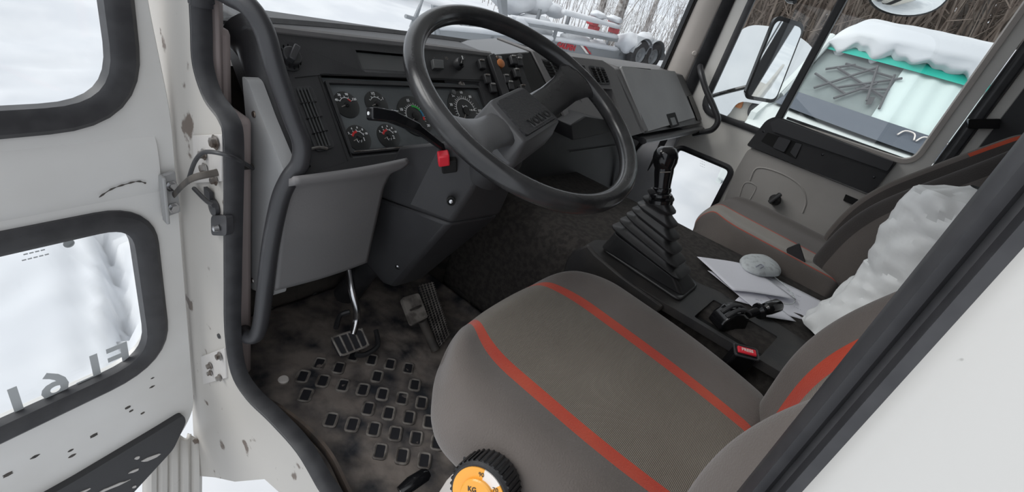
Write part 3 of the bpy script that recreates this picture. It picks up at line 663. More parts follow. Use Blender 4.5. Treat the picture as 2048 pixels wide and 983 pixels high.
# ================================================================ grab handles
def rail(name, pts, r, label, m='soft_black'):
    g = MB(); g.tube(smooth_path(pts, 8), r, 16); return g.build(name, m, label=label, cat='grab handle')
rail('grab_handle', [at(430, -25, y=.86), at(462, -8, y=.80), at(497, 12, y=.765), at(528, 60, y=.745), at(552, 140, y=.725), at(585, 235, y=.705), at(603, 285, y=.695), at(600, 325, y=.690), at(578, 358, y=.695), at(560, 400, y=.70), at(543, 480, y=.71), at(532, 560, y=.72), at(523, 635, y=.735), at(513, 668, y=.745), at(496, 672, y=.765), at(488, 662, y=.79)], .0150, 'long bent dark grab handle running down past the gauges to the floor')
rail('grab_handle', [at(1400, 132, x=1.90), at(1403, 148, x=1.86), at(1412, 178, x=1.85), at(1428, 215, x=1.85), at(1436, 240, x=1.85), at(1425, 258, x=1.85), at(1405, 264, x=1.86), at(1388, 268, x=1.88)], .0125, 'short curved black grab handle on the passenger front pillar beside the glovebox')

# ================================================================ steering column, stalk, wheel
W = V((.387, .485, .782)); nW = V((-.0885, -.4414, .893)).normalized(); e1 = (V((1, 0, 0)) - nW * nW.x).normalized(); e2 = nW.cross(e1)
L3 = lambda a, b, h=0: W + e1 * a + e2 * b + nW * h
colm = empty('steering_column', V((.39, .8, .0)), 'dark angular steering column shroud rising from the floor to the wheel', 'steering column')
lf = [at(858, 291, x=.325), at(925, 303, x=.335), at(1015, 375, x=.34)]
g = MB()
def ring(c, ax, wx, wd, tilt=0): return [c + V((sx_ * wx, 0, 0)) + ax * sy_ * wd for sx_, sy_ in ((-1, -1), (1, -1), (1, 1), (-1, 1))]
up_ = V((0, -.30, .95)); fw = V((0, .95, .30)).normalized()
# upper shroud: wedge between cluster and wheel hub; lower shroud: tapered box down to the floor
top = [at(868, 292, y=.675), at(925, 304, y=.60), at(1012, 378, x=.40), at(1000, 400, x=.47)]
side = [at(838, 412, x=.325), at(965, 410, x=.43)]
U = [V((.30, .715, .612)), V((.30, .600, .668)), V((.385, .52, .700)), V((.480, .52, .69)), V((.490, .60, .66)), V((.49, .73, .60))]
M_ = [V((.300, .770, .470)), V((.300, .655, .50)), V((.335, .565, .50)), V((.475, .545, .50)), V((.49, .60, .50)), V((.49, .77, .47))]
Lw = [V((.335, .840, .255)), V((.335, .735, .235)), V((.352, .712, .232)), V((.44, .705, .232)), V((.45, .735, .235)), V((.45, .84, .26))]
g.loft([U, M_]); g.build('upper_shroud', 'dark_plastic', colm, bevel=.008)
g = MB(); g.loft([M_, Lw]); g.build('lower_shroud', 'black_plastic', colm, bevel=.010)
# big dark flank plate between lower cover and column
g = MB(); g.loft([[at(868, 290, y=.735), at(800, 335, y=.76), at(770, 410, y=.79), at(720, 520, y=.83), at(790, 556, y=.81), at(858, 425, y=.745), at(940, 330, y=.69)], [p + V((.06, .06, 0)) for p in [at(868, 290, y=.735), at(800, 335, y=.76), at(770, 410, y=.79), at(720, 520, y=.83), at(790, 556, y=.81), at(858, 425, y=.745), at(940, 330, y=.69)]]]); g.build('side_plate', 'dark_plastic', colm, bevel=.003)
for px, x in (((902, 402), .328), ((797, 531), .345)):
    g = MB(); c = at(*px, x=x - .008); g.lathe(c, (-.7, -.7, .2), [(.009, -.012), (.009, .001), (.007, .002), (.006, -.002), (0, -.002)], 16); s_ = g.build('screw_recess', 'black_void', colm)
    g = MB(); g.lathe(c, (-.7, -.7, .2), [(.004, -.002), (.004, .002), (0, .003)], 12); g.build('screw', 'steel', s_)
g = MB(); g.tube([V((.40, .80, .30)), V((.41, .90, .14)), V((.415, .97, .02))], [.030, .034, .040], 16); g.build('column_boot', 'rubber_seal', colm)
# hazard switch
hz = at(887, 316, x=.300) ; g = MB(); Mz = Matrix((V((.75, -.55, .3)).normalized(), V((.5, .8, .3)).normalized(), V((-.4, -.1, .9)).normalized())).transposed()
g.box(hz + V((0, 0, 0)), (.022, .020, .026), Mz); o = g.build('hazard_switch', 'switch_red', colm, bevel=.003)
g = MB(); zc = hz + V((-.016, -.006, .004)); g.box(at(898, 328, x=.318), (.03, .02, .03), Mz); g.build('hazard_socket', 'black_void', colm, bevel=.003)
# indicator stalk with print
sp = smooth_path([L3(-.045, .055, -.115), L3(-.105, .045, -.105), L3(-.150, .030, -.09)], 4)
sA = at(738, 226, y=.63); sB = at(782, 232, y=.625); sC = at(832, 254, y=.615); sD = at(890, 298, y=.60)
g = MB(); rr = [(sA, .0125), (sA.lerp(sB, .1), .0145), (sB, .0135), (sC, .0115), (sC.lerp(sD, .1), .0095), (sD, .008), (sD + (sD - sC) * .25, .008)]
g.tube([p for p, _ in rr], [r for _, r in rr], 4, up=(0, -.4, 1)); st = g.build('indicator_stalk', 'gloss_black', colm, bevel=.002)
dS = (sB - sA).normalized(); uS = V((0, .4, .9)); uS = (uS - dS * uS.dot(dS)).normalized(); nS = dS.cross(uS)
if nS.y > 0: nS = -nS
g = MB(); txt(g, 'O', .011, sA.lerp(sB, .55) + (uS * .4 + nS * .92).normalized() * 0 + uS * .0105 + V((0, -.004, .001)), dS, nS * -1); txt(g, '| oo', .010, sA.lerp(sB, 1.1) + uS * .0100 + V((0, -.003, .001)), dS, nS * -1)
g.build('stalk_print', 'print_white', st)
g = MB(); g.lathe(sA - dS * .0005, -dS, [(.003, 0), (.003, .0012), (0, .0012)], 10); g.build('end_dot', 'print_white', st)
g = MB(); g.lathe(sD + (sD - sC) * .22, (sC - sD), [(.014, -.02), (.016, 0), (.010, .012)], 14); g.build('stalk_collar', 'tray_grey', st)

swl = empty('steering_wheel', L3(0, 0, -.08), 'large black two-spoke steering wheel with a grained hub pad in front of the gauges', 'steering wheel')
R0 = .2245; rr = .0165
g = MB(); N = 96
path = [L3(R0 * cos(2 * pi * k / N), R0 * sin(2 * pi * k / N)) for k in range(N)]
rings = []
for k in range(N + 1):
    a = 2 * pi * k / N; rad = e1 * cos(a) + e2 * sin(a); rings.append([W + rad * (R0 + rr * cos(2 * pi * j / 18)) + nW * rr * 1.08 * sin(2 * pi * j / 18) for j in range(18)])
g.loft(rings, cap=False); g.build('rim', 'wheel_black', swl)
# spokes: flat broad tapered arms set into the rim, dropping to a lower hub
ca, sa = cos(radians(14)), sin(radians(14))
S = lambda a, b, h=0: L3(a * ca - b * sa, a * sa + b * ca, h)
for sg, nm in ((1, 'spoke'), (-1, 'spoke')):
    rings = []
    for t, hw, hh, th in ((.03, .036, -.046, .018), (.075, .036, -.040, .016), (.12, .033, -.030, .013), (.16, .034, -.016, .012), (.19, .042, -.006, .012), (.212, .058, 0, .011), (.226, .064, .0, .009)):
        a = sg * t; cx = a; n_ = 14
        rings.append([S(cx - (.0 if abs(q_) < .9 else 0), hw * 1.0 * cos(2 * pi * j / n_) , hh + th * sin(2 * pi * j / n_)) for j in range(n_) for q_ in (0,)])
    g = MB(); g.loft(rings); g.build(nm, 'wheel_black' if sg > 0 else 'hub_grey', swl)
# hub casing and grained pad
hubo = [S(-.075, -.050), S(.072, -.050), S(.060, .050), S(-.062, .050)]
low = [S(-.105, -.062), S(.078, -.056), S(.068, .056), S(-.088, .050)]
g = MB(); g.loft([rounded([p + nW * h for p in L], r_, 4) for L, h, r_ in ((low, -.078, .02), (low, -.055, .02), ([W + (p - W) * 1.03 for p in hubo], -.036, .014), (hubo, -.026, .012), ([W + (p - W) * .96 for p in hubo], -.023, .012))]); g.build('hub_casing', 'hub_grey', swl, angle=50)
pad = [S(-.060, -.042), S(.064, -.042), S(.052, .042), S(-.050, .042)]
g = MB(); g.loft([rounded([p + nW * -.026 for p in pad], .008, 4), rounded([W + (p - W) * .97 + nW * -.0190 for p in pad], .008, 4)]); pd = g.build('hub_pad', 'pad_grain', swl, angle=50)
exS = (S(1, 0) - S(0, 0)).normalized(); eyS = (S(0, 1) - S(0, 0)).normalized()
g = MB(); g.prism([S(a, b, -.0183) for a, b in ((-.022, -.036), (.050, -.036), (.050, -.0165), (-.022, -.0165))], -nW * .0012); bd = g.build('badge', 'hub_grey', pd, bevel=.0006)
g = MB(); txt(g, 'VOLVO', .0215, S(.014, -.0262, -.0176), exS, eyS, bold=.0011, depth=.0014, spacing=1.05); g.build('badge_lettering', 'emboss_dark', bd)
g = MB(); g.lathe(L3(.0, .0, -.13), nW, [(.055, -.06), (.058, 0), (.046, .035), (.036, .050)], 24); g.build('column_collar', 'black_plastic', colm)

# ================================================================ pedals, floor mat
g = MB()
def matf(u, v):
    y = .30 + .72 * v; xl = .030; x = xl + (.715 - xl) * u
    # left edge follows the curved sill
    ex_ = .09 * max(0, (.62 - y)) / .3; x = x + .25 * ex_ * (1 - u)
    z = .007 + .003 * noise.noise(V((x * 22, y * 22, 0))) + .002 * noise.noise(V((x * 60, y * 60, 3))) + (.012 * max(0, (x - .68) / .03))
    return V((x, y, z))
g.grid(matf, 110, 110); mt = g.build('floor_mat', 'mud_mat', label='muddy black rubber floor mat with raised oval studs in the driver footwell', cat='floor mat')
sl = mt.modifiers.new('s', 'SOLIDIFY'); sl.thickness = .005; sl.offset = -1
va = V((.0295, -.0395, 0)); vb = V((.040, .036, 0)); O = V((.176, .714, .013)); st_ = 0
sk = MB(); ud = vb.normalized(); vd = V((-ud.y, ud.x, 0))
for i in range(-1, 9):
    for j in range(-5, 3):
        p = O + va * (i + (.5 if j % 2 else 0)) + vb * j * .97
        if not (.12 < p.x < .50 and .36 < p.y < .80) or p.x < .10 + max(0, .60 - p.y) * .4: continue
        if rnd.random() < .08: continue
        loop = rounded([p + ud * a * .0185 + vd * b * .0125 for a, b in ((-1, -1), (1, -1), (1, 1), (-1, 1))], .007, 3)
        sk.tube(loop, .0034, 6, closed=True); sk.prism([q_ + V((0, 0, .0008)) for q_ in loop], V((0, 0, -.006)), mi=1); st_ += 1
sk.build('stud_rims', ['pedal_worn', 'pedal_rubber'], mt)
rnd2 = random.Random(4)
g = MB(); c = at(567, 758, z=.016); g.lathe(c, (0, 0, 1), [(.011, -.006), (.0125, .001), (.010, .004), (0, .0045)], 22); g.build('mat_fastener', 'dial_white', label='round pale metal fastener on the muddy floor mat near the sill', cat='fastener')
# dashed-dirt edge, front toe panel studs
g = MB()
for px in ((540, 617), (630, 589)):
    g.lathe(at(*px, y=1.03), (0, -1, 0), [(.009, 0), (.009, .004), (0, .006)], 14)
g.build('toe_board_rivets', 'tray_grey', bpy.data.objects['wall_front'])
def ped(name, label, pts, th, m, arm=None, ribs=None, armr=.010, arm_m='worn_steel'):
    o = empty(name, sum(pts, V()) / 4 - V((0, 0, .05)), label, 'pedal')
    nn = (pts[1] - pts[0]).cross(pts[3] - pts[0]).normalized()
    if nn.dot(CAM - pts[0]) < 0: nn = -nn
    g = MB(); g.prism(rounded(pts, .010, 4), -nn * th); pdl = g.build('pedal_pad', m, o, bevel=.003)
    if ribs:
        g = MB()
        for k in range(ribs + 1):
            t = k / ribs; a = pts[0].lerp(pts[1], t); b = pts[3].lerp(pts[2], t); g.tube([a + nn * .001, b + nn * .001], .0028, 6)
        g.tube(rounded([p + nn * .001 for p in pts], .010, 4), .003, 6, closed=True); g.build('pad_ribs', 'pedal_worn', pdl)
    if arm: g = MB(); g.tube(smooth_path(arm, 5), armr, 12); g.build('pedal_arm', arm_m, o)
    return o, nn
cl = [at(663, 674, z=.105), at(723, 656, z=.105), at(737, 690, z=.080), at(682, 711, z=.080)]
cl = [V((p.x, p.y, p.z)) for p in cl]
o, _ = ped('clutch_pedal', 'ribbed clutch pedal on a shiny bent steel arm, nearest the door', cl, .014, 'pedal_rubber', [at(697, 540, z=.235), at(704, 580, z=.200), at(713, 615, z=.160), at(713, 640, z=.125), at(706, 668, z=.100)], 4, .0095, 'steel')
g = MB(); g.tube(smooth_path([at(672, 655, z=.09), at(680, 630, z=.10), at(700, 622, z=.11)], 5), .007, 8); g.tube(smooth_path([at(752, 660, z=.06), at(755, 690, z=.05), at(730, 708, z=.05), at(712, 708, z=.06)], 5), .007, 8); g.build('pedal_bracket', 'black_plastic', o)
bp_ = [at(803, 594, z=.150), at(838, 584, z=.150), at(857, 634, z=.110), at(824, 648, z=.110)]
o, _ = ped('brake_pedal', 'small worn muddy brake pedal pad beside the long accelerator', bp_, .016, 'pedal_worn', [at(845, 640, z=.10), at(858, 670, z=.06), at(872, 700, z=.03)], None, .013, 'mud_metal')
g = MB(); g.box(sum(bp_, V()) / 4 + V((-.003, -.004, .004)), (.040, .004, .004)); g.build('pad_bar', 'mud_metal', o)
ac = [at(836, 570, z=.145), at(866, 562, z=.145), at(900, 668, z=.035), at(876, 698, z=.035)]
o, nn = ped('accelerator_pedal', 'long narrow accelerator pedal with a fine waffle surface beside the tunnel', ac, .008, 'pedal_rubber')
g = MB()
for k in range(5): t = (k + .5) / 5; g.tube([ac[0].lerp(ac[1], t) + nn * .001, ac[3].lerp(ac[2], t) + nn * .001], .0016, 4)
for k in range(26): t = (k + .5) / 26; g.tube([ac[0].lerp(ac[3], t) + nn * .001, ac[1].lerp(ac[2], t) + nn * .001], .0014, 4)
g.build('waffle_tread', 'pedal_worn', o)
# ================================================================ engine tunnel, console
tun = empty('engine_tunnel', V((1.03, .2, 0)), 'wide engine tunnel covered in dark brown carpet between the two seats', 'engine tunnel')
XT0, XT1, ZT = .735, 1.345, .392
def tunf(u, v):
    y = -.55 + 1.42 * v; a = u
    P = [(XT0, .0), (XT0 + .005, .28), (XT0 + .02, .362), (XT0 + .06, ZT), (1.04, ZT + .008), (XT1 - .05, ZT), (XT1 - .01, .362), (XT1, .28), (XT1, 0)]
    s = a * (len(P) - 1); i = min(int(s), len(P) - 2); f_ = s - i
    x = P[i][0] + (P[i + 1][0] - P[i][0]) * f_; z = P[i][1] + (P[i + 1][1] - P[i][1]) * f_
    return V((x + .003 * noise.noise(V((y * 9, z * 9, 0))), y, z + .003 * noise.noise(V((x * 9, y * 9, 2)))))
g = MB(); g.grid(tunf, 48, 60); o = g.build('carpet_cover', 'carpet', tun, angle=60); sl = o.modifiers.new('s', 'SOLIDIFY'); sl.thickness = .01; sl.offset = 0
wp = [at(a, b, x=XT0 - .008) for a, b in [(880, 572), (915, 575), (938, 600), (945, 632), (925, 636), (905, 612), (885, 590)]]
g = MB(); g.prism(wp, (.003, 0, 0)); g.build('worn_patch', 'mud_metal', tun)
# moulded black plastic console with tray recess, along the driver's side of the tunnel
ZC = .402
con = empty('centre_console', V((.80, .1, ZT)), 'moulded black plastic console tray carrying the gear lever and parking brake lever', 'console')
cpx = [(1128, 545), (1142, 505), (1190, 478), (1245, 482), (1300, 520), (1400, 545), (1640, 700), (1700, 800), (1560, 790), (1385, 640), (1240, 575), (1150, 570)]
cl_ = [at(a, b, z=ZC) for a, b in cpx]
rec = [at(a, b, z=ZC) for a, b in [(1388, 632), (1428, 598), (1556, 672), (1520, 712)]]
cl_ = [V((max(p.x, .712), p.y, p.z)) for p in cl_]
g = MB(); g.plate(rounded(cl_, .02), [rounded(rec, .008)], (0, 0, -.022)); g.build('console_shell', 'console_black', con, bevel=.004)
g = MB(); g.prism([p + V((0, 0, -.018)) for p in rec], (0, 0, -.004)); g.build('tray_floor', 'black_void', con)
sk_ = [at(a, b, x=.712) for a, b in ((1180, 486), (1150, 498), (1137, 515), (1127, 548), (1135, 575), (1200, 600), (1300, 640), (1330, 610), (1260, 560), (1200, 510))]
g = MB(); g.prism(sk_, (-.012, 0, 0)); g.build('console_side_skirt', 'console_black', con, bevel=.006)
g = MB(); g.tube([V((max(p.x, .716), p.y, ZC - .004)) for p in ats([(1300, 600), (1365, 640), (1440, 700), (1500, 740)], z=ZC)], .004, 6); g.build('console_edge', 'dark_plastic', con)

# ================================================================ gear lever
base = [at(a, b, z=ZC) for a, b in [(1200, 497), (1226, 478), (1300, 500), (1396, 572), (1392, 598), (1358, 600), (1290, 565)]]
gl = empty('gear_lever', sum(base, V()) / len(base), 'tall black gear lever with a round knob and ribbed concertina rubber boot', 'gear lever')
b4 = [at(a, b, z=ZC + .001) for a, b in [(1203, 500), (1230, 477), (1396, 572), (1358, 604)]]
g = MB(); g.loft([rounded([p + V((0, 0, h)) for p in b4], .02, 4) for h in (0, .008)]); g.build('boot_flange', 'boot_rubber', gl, bevel=.003)
bc = sum(b4, V()) / 4
top_c = at(1322, 388, x=.74); top_c = V((.735, .285, top_c.z))
# rough axis so the collar appears where the lever is
tc_ = at(1322, 385, y=.262)
# bellows: alternate wide and narrow rings morphing from the rectangular base to a small circle

def rr_loop(c, ex_, ey_, hx, hy, r, n=6):
    pts = [c + ex_ * (a * hx) + ey_ * (b * hy) for a, b in ((-1, -1), (1, -1), (1, 1), (-1, 1))]
    return rounded(pts, r, n)
LX = (b4[2] - b4[1]).normalized(); LX.z = 0; LX.normalize(); LY = V((-LX.y, LX.x, 0))
hL = (b4[2] - b4[1]).length / 2; hW = (b4[1] - b4[0]).length / 2
apex = at(1324, 378, x=.760)
rings = []
LEV = [(0, .93, .93), (.02, .88, .88), (.16, .80, .84), (.19, .78, .82)]
K = 7
prf = [(0, .94), (.03, .92), (.20, .80)]
for k in range(K):
    t0 = .20 + .80 * k / K; s0 = .86 - .62 * (k / K) ** .9
    prf += [(t0 + .006, s0 * .80), (t0 + .040, s0 * 1.04), (t0 + .058, s0 * 1.04), (t0 + .095, s0 * .78)]
for t, s_ in prf:
    t = min(t, 1); c = bc.lerp(apex, t) ; c.z = bc.z + .009 + (apex.z - bc.z - .009) * t
    hx = hL * s_ * (1 - .28 * t); hy = hW * (s_ * (1 + .1 * t)); hx = max(hx, .022); hy = max(hy, .022)
    ti = .35 * (t if t < .5 else 1 - t)
    L = rr_loop(c, LX, LY, hx, hy, min(hx, hy) * (.35 + .55 * t))
    rings.append([p + V((0, 0, (p - c).dot(LX) * -.22 * sin(pi * min(1, t * 1.1)))) for p in L])
g = MB(); g.loft(rings); g.build('rubber_boot', 'boot_rubber', gl, angle=60, bevel=.0012, seg=1)
kb = at(1331, 314, x=apex.x + .005); axl = (kb - apex).normalized()
g = MB(); g.lathe(apex - axl * .034, axl, [(.028, 0), (.029, .008), (.022, .011), (.026, .016), (.026, .022), (.020, .026), (.022, .031), (.021, .037), (.015, .041)], 24); g.build('boot_collar', 'gloss_black', gl)
g = MB(); L_ = (kb - apex).length; g.lathe(apex - axl * .02, axl, [(.019, 0), (.019, .03), (.020, L_ * .55), (.022, L_ * .8), (.022, L_)], 20); g.build('lever_grip', 'gloss_black', gl)
g = MB(); g.lathe(kb, axl, [(.016, -.034), (.022, -.026), (.0275, -.012), (.029, 0), (.027, .012), (.022, .020), (.016, .024), (0, .0245)], 28); kn = g.build('knob', 'gloss_black', gl)
pc = kb + axl * .0246; ex_ = V((.8, -.5, 0)); ex_ = (ex_ - axl * ex_.dot(axl)).normalized(); ey_ = axl.cross(ex_)
g = MB()
for a in (-.008, 0, .008): g.box(pc + ex_ * a + axl * .0004, (.0013, .016, .0008), Matrix((ex_, ey_, axl)).transposed())
g.box(pc + axl * .0004, (.017, .0013, .0008), Matrix((ex_, ey_, axl)).transposed())
for s, a, b in (('1', -.008, .011), ('3', 0, .011), ('5', .008, .011), ('2', -.008, -.011), ('4', 0, -.011), ('R', .008, -.011)): txt(g, s, .005, pc + ex_ * a + ey_ * b + axl * .0004, ex_, ey_, bold=.0001)
g.build('shift_pattern', 'print_white', kn)
g = MB(); g.tube([at(1320, 344, x=kb.x - .025), at(1341, 343, x=kb.x - .018)], .0012, 5); g.build('scratch_marks', 'needle', kn)

# ================================================================ parking brake lever
hb = empty('parking_brake_lever', at(1460, 655, z=ZC), 'small black parking brake lever with a flanged knob in the console tray', 'lever')
c0 = at(1462, 640, z=ZC); yx = V((.82, -.57, 0)).normalized(); xx = V((.57, .82, 0))
g = MB(); L = [c0 + yx * a + V((0, 0, b)) for a, b in ((-.050, -.014), (-.046, .012), (-.026, .034), (.002, .038), (.026, .026), (.034, -.014))]
L = [p - xx * .024 for p in L]; g.prism(L, xx * .048); g.build('brake_housing', 'gloss_black', hb, bevel=.006, seg=3)
for o_ in (-.014, .004):
    g = MB(); g.tube(smooth_path([c0 + xx * o_ + yx * a + V((0, 0, b)) for a, b in ((-.040, .022), (-.020, .040), (.004, .044), (.028, .032))], 4), .004, 8, flat=(1, 1.5)); g.build('rib', 'black_plastic', hb)
s0 = at(1478, 634, z=ZC + .02); s1 = at(1560, 608, z=ZC + .055); ax_ = (s1 - s0).normalized()
g = MB(); Ls = (s1 - s0).length; g.lathe(s0, ax_, [(.009, 0), (.010, Ls * .35), (.012, Ls * .42), (.020, Ls * .46), (.021, Ls * .49), (.012, Ls * .53), (.010, Ls * .60), (.015, Ls * .64), (.0165, Ls * .72), (.0165, Ls * .94), (.013, Ls * .98), (0, Ls)], 22); g.build('lever_knob', 'gloss_black', hb)

# ================================================================ papers, dust mask, plastic bag
ZP = ZC + .004
def sheet(px, z, label, lines=None, curl=0):
    P = [at(a, b, z=z) for a, b in px]
    def F(u, v):
        p = P[0].lerp(P[1], u).lerp(P[3].lerp(P[2], u), v); p.z = z + curl * (u * (1 - u)) * 1.0 + .0015 * noise.noise(p * 14); return p
    g = MB(); g.grid(F, 14, 14); o = g.build('paper_sheet', 'paper', label=label, cat='paper', group='papers on the engine tunnel'); sl = o.modifiers.new('s', 'SOLIDIFY'); sl.thickness = .0006; sl.offset = 1
    if lines:
        g = MB(); 
        for (u, v, s) in lines:
            c = F(u, v); c.z += .0012; ex = (P[1] - P[0]).normalized(); ey = V((-ex.y, ex.x, 0)); txt(g, s, .011, c, ex, ey, depth=.0003)
        g.build('printed_lines', 'ink', o)
    return o
sheet([(1530, 545), (1652, 606), (1616, 641), (1470, 600)], ZP, 'printed white sheet at the bottom of the pile, reaching toward the bag', [(.55, .2, '------  ----'), (.6, .35, '---- -- --'), (.75, .65, ': -- -'), (.4, .8, '--- ----')])
sheet([(1415, 540), (1500, 560), (1592, 642), (1530, 632)], ZP + .004, 'narrow white sheet under the folded paper, nearest the parking brake', [(.5, .6, '--- --')])
sheet([(1394, 512), (1500, 530), (1592, 598), (1466, 580)], ZP + .012, 'blank folded white sheet on top of the pile with its corner beside the gear boot', None, .01)
# moulded foam dust mask lying on the papers
mk = [at(a, b, z=ZP + .018) for a, b in [(1476, 520), (1490, 510), (1530, 512), (1560, 534), (1562, 552), (1520, 552), (1488, 540)]]
cm = sum(mk, V()) / len(mk); lp = rounded(mk, .03, 5)
g = MB(); g.loft([[cm + (p - cm) * s + V((0, 0, h)) for p in lp] for s, h in ((.92, -.004), (1.0, 0), (.98, .006), (.85, .013), (.50, .019), (.15, .020))])
mo = g.build('dust_mask', 'foam', label='pale grey moulded foam dust mask lying on the white papers', cat='mask', angle=80)
g = MB(); g.tube(smooth_path([at(1512, 533, z=ZP + .039), at(1521, 528, z=ZP + .040), at(1527, 532, z=ZP + .039), at(1520, 536, z=ZP + .039)], 4), .0015, 6); g.build('mask_valve', 'ink', mo)
g = MB(); g.tube(smooth_path([at(a, b, z=ZP + .008) for a, b in [(1548, 552), (1575, 575), (1590, 600), (1575, 608), (1545, 598)]], 6), .0016, 6); g.build('mask_strap', 'foam', mo)
# crumpled translucent bag slumped over the tunnel and against the passenger seat
rows = [(1.02, -.115, .432, .075, .05), (.985, -.135, .47, .10, .075)]
def bag(u, v):
    # v up the bag, u around
    cl_ = [(1612, 640, 1.00), (1640, 596, .99), (1700, 566, .98), (1742, 540, .97), (1752, 500, .97), (1778, 446, .965), (1812, 395, .96), (1850, 340, .955)]
    i = v * (len(cl_) - 1); k = min(int(i), len(cl_) - 2); f_ = i - k
    px = cl_[k][0] + (cl_[k + 1][0] - cl_[k][0]) * f_; py = cl_[k][1] + (cl_[k + 1][1] - cl_[k][1]) * f_
    L = at(px, py, x=1.0); 
    wdt = .10 + .05 * sin(v * 3.0); dep = .055 + .035 * sin(pi * min(1, v + .1)); 
    zz = L.z; 
    a = 2 * pi * u; c = V((1.0 - .0, L.y - wdt, zz))
    top = 1 if v < .93 else (1 - (v - .93) / .07 * .8)
    p = c + V((dep * sin(a) * top, wdt * cos(a) * top, 0))
    q_ = p * 9
    cr = noise.noise(q_) * .020 + abs(noise.noise(q_ * 2.3)) * .018 + abs(noise.noise(q_ * 5)) * .006
    p += V((sin(a), cos(a), .25)) * cr
    p.z = max(p.z, ZC + .008); return p
g = MB(); g.grid(bag, 72, 60); g.build('plastic_bag', 'plastic_bag', label='crumpled white plastic bag slumped between the seats beside the papers', cat='bag', angle=25)

# ================================================================ seats
def pad(mb, F, W2, L, T, bands, rib_uv=True, nu=60, nv=44, bol=.03, bolw=.12, front=.05, plan_front=.10, plan_back=.02, crown=.008, taper=0):
    """upholstered pad: local x across, y along, z out of the face. bands = [(x0, x1, mi)]; F maps local -> world"""
    xs = sorted(set([-1 + 2 * i / nu for i in range(nu + 1)] + [b / W2 for x0, x1, *_ in bands for b in (x0, x1)]))
    xs = [x for i, x in enumerate(xs) if i == 0 or x - xs[i - 1] > 1e-4]; n = len(xs); base = len(mb.v)
    def hw(v):
        e = 1.0
        if v > 1 - plan_front: e = 1 - .42 * ((v - (1 - plan_front)) / plan_front) ** 2.4
        if v < plan_back: e = 1 - .15 * ((plan_back - v) / plan_back) ** 2
        return W2 * (e - taper * v)
    def P(x, v, lvl=0):
        y = L * v - (.055 * L * abs(x) ** 2.6 if v > .9 else .055 * L * abs(x) ** 2.6 * max(0, (v - .5) / .4))
        h = -(bol * .0) + crown * (1 - x * x)
        b_ = abs(x) * W2; d_ = W2 - b_
        h += bol * math.exp(-((d_ - bolw * .55) / (bolw * .38)) ** 2)
        ed = max(0, 1 - d_ / .045); h -= .042 * ed ** 2.2
        fr = max(0, 1 - (1 - v) * L / front); h -= front * .95 * fr ** 2.3
        br = max(0, 1 - v * L / .03); h -= .02 * br ** 2
        return V((x * hw(v), y, h))
    for j in range(nv + 1):
        v = (j / nv); v = 1 - (1 - v) ** 1.25
        for x in xs:
            p = P(x, v); mb.uv[len(mb.v)] = (p.x, p.y); mb.v.append(F(p))
    def mi_at(xc, v=1):
        for x0, x1, m, *r in bands:
            if r and v < r[0]: continue
            if x0 - 1e-6 <= xc <= x1 + 1e-6: return m
        return 0
    for j in range(nv):
        for i in range(n - 1):
            a = base + j * n + i; mb.f.append((a, a + 1, a + 1 + n, a + n)); mb.m.append(mi_at((xs[i] + xs[i + 1]) / 2 * W2, j / nv))
    # skirt
    rim = [base + i for i in range(n)] + [base + j * n + n - 1 for j in range(1, nv + 1)] + [base + nv * n + i for i in range(n - 2, -1, -1)] + [base + j * n for j in range(nv - 1, 0, -1)]
    # local positions of the rim
    loc = []
    for j in range(nv + 1):
        v = 1 - (1 - j / nv) ** 1.25
        loc.append([P(x, v) for x in xs])
    lr = [loc[0][i] for i in range(n)] + [loc[j][n - 1] for j in range(1, nv + 1)] + [loc[nv][i] for i in range(n - 2, -1, -1)] + [loc[j][0] for j in range(nv - 1, 0, -1)]
    xpar = [x * W2 for x in xs] + [W2] * nv + [xs[i] * W2 for i in range(n - 2, -1, -1)] + [-W2] * (nv - 1)
    prev = rim
    for zq, out in ((-.25, 1.018), (-.5, 1.022), (-.8, 1.01), (-1, .97)):
        o = len(mb.v)
        for p in lr:
            q_ = V(((p.x) * out, L / 2 + (p.y - L / 2) * out, min(p.z, 0) * (1 + zq) + zq * T)); mb.uv[len(mb.v)] = (q_.x, q_.y); mb.v.append(F(q_))
        cur = list(range(o, o + len(lr)))
        for k in range(len(cur)): k2 = (k + 1) % len(cur); mb.f.append((prev[k], prev[k2], cur[k2], cur[k])); mb.m.append(0 if abs(lr[k].x) > .01 and len(bands) == 0 else mi_at(xpar[k]) if n + nv <= k < n + nv + n - 1 else 0)
        prev = cur
    mb.f.append(tuple(prev)); mb.m.append(0)
def frame(o, ex, ey): 
    ex = V(ex).normalized(); ey = V(ey).normalized(); ez = ex.cross(ey).normalized(); return lambda p: V(o) + ex * p.x + ey * p.y + ez * p.z
SX = .420
seat = empty('driver_seat', V((SX, .12, 0)), "grey-brown driver's seat with a ribbed centre panel between two red stripes", 'seat')
bandsD = [(-.176, -.146, 1), (-.146, .114, 2), (.114, .144, 1)]
g = MB(); pad(g, frame((SX - .008, -.125, .350), (1, .02, .055), (-.035, 1, .080)), .300, .565, .115, bandsD, bol=.014, bolw=.13, front=.06, plan_front=.30, plan_back=.50, crown=.004)
g.build('cushion', ['seat_grey', 'seat_red', 'seat_ribbed'], seat, fix=True, sub=1)
bandsB = [(-.158, -.128, 1), (-.128, .112, 2), (.112, .142, 1)]
def curved(x0, y0, z0, s0, s1, th0, th1):
    def pos(s):
        y, z = y0, z0; N = 24; t = 0
        for i in range(N):
            q = s * (i + .5) / N; k = min(1, max(0, (q - s0) / (s1 - s0))); t = th0 + (th1 - th0) * k * k * (3 - 2 * k)
            y -= sin(t) * s / N; z += cos(t) * s / N
        return y, z, t
    def F(p):
        s = p.y; y, z, t = pos(s) if s > 0 else (y0 , z0 + s, th0); return V((x0 + p.x, y - cos(t) * p.z, z - sin(t) * p.z))
    return F
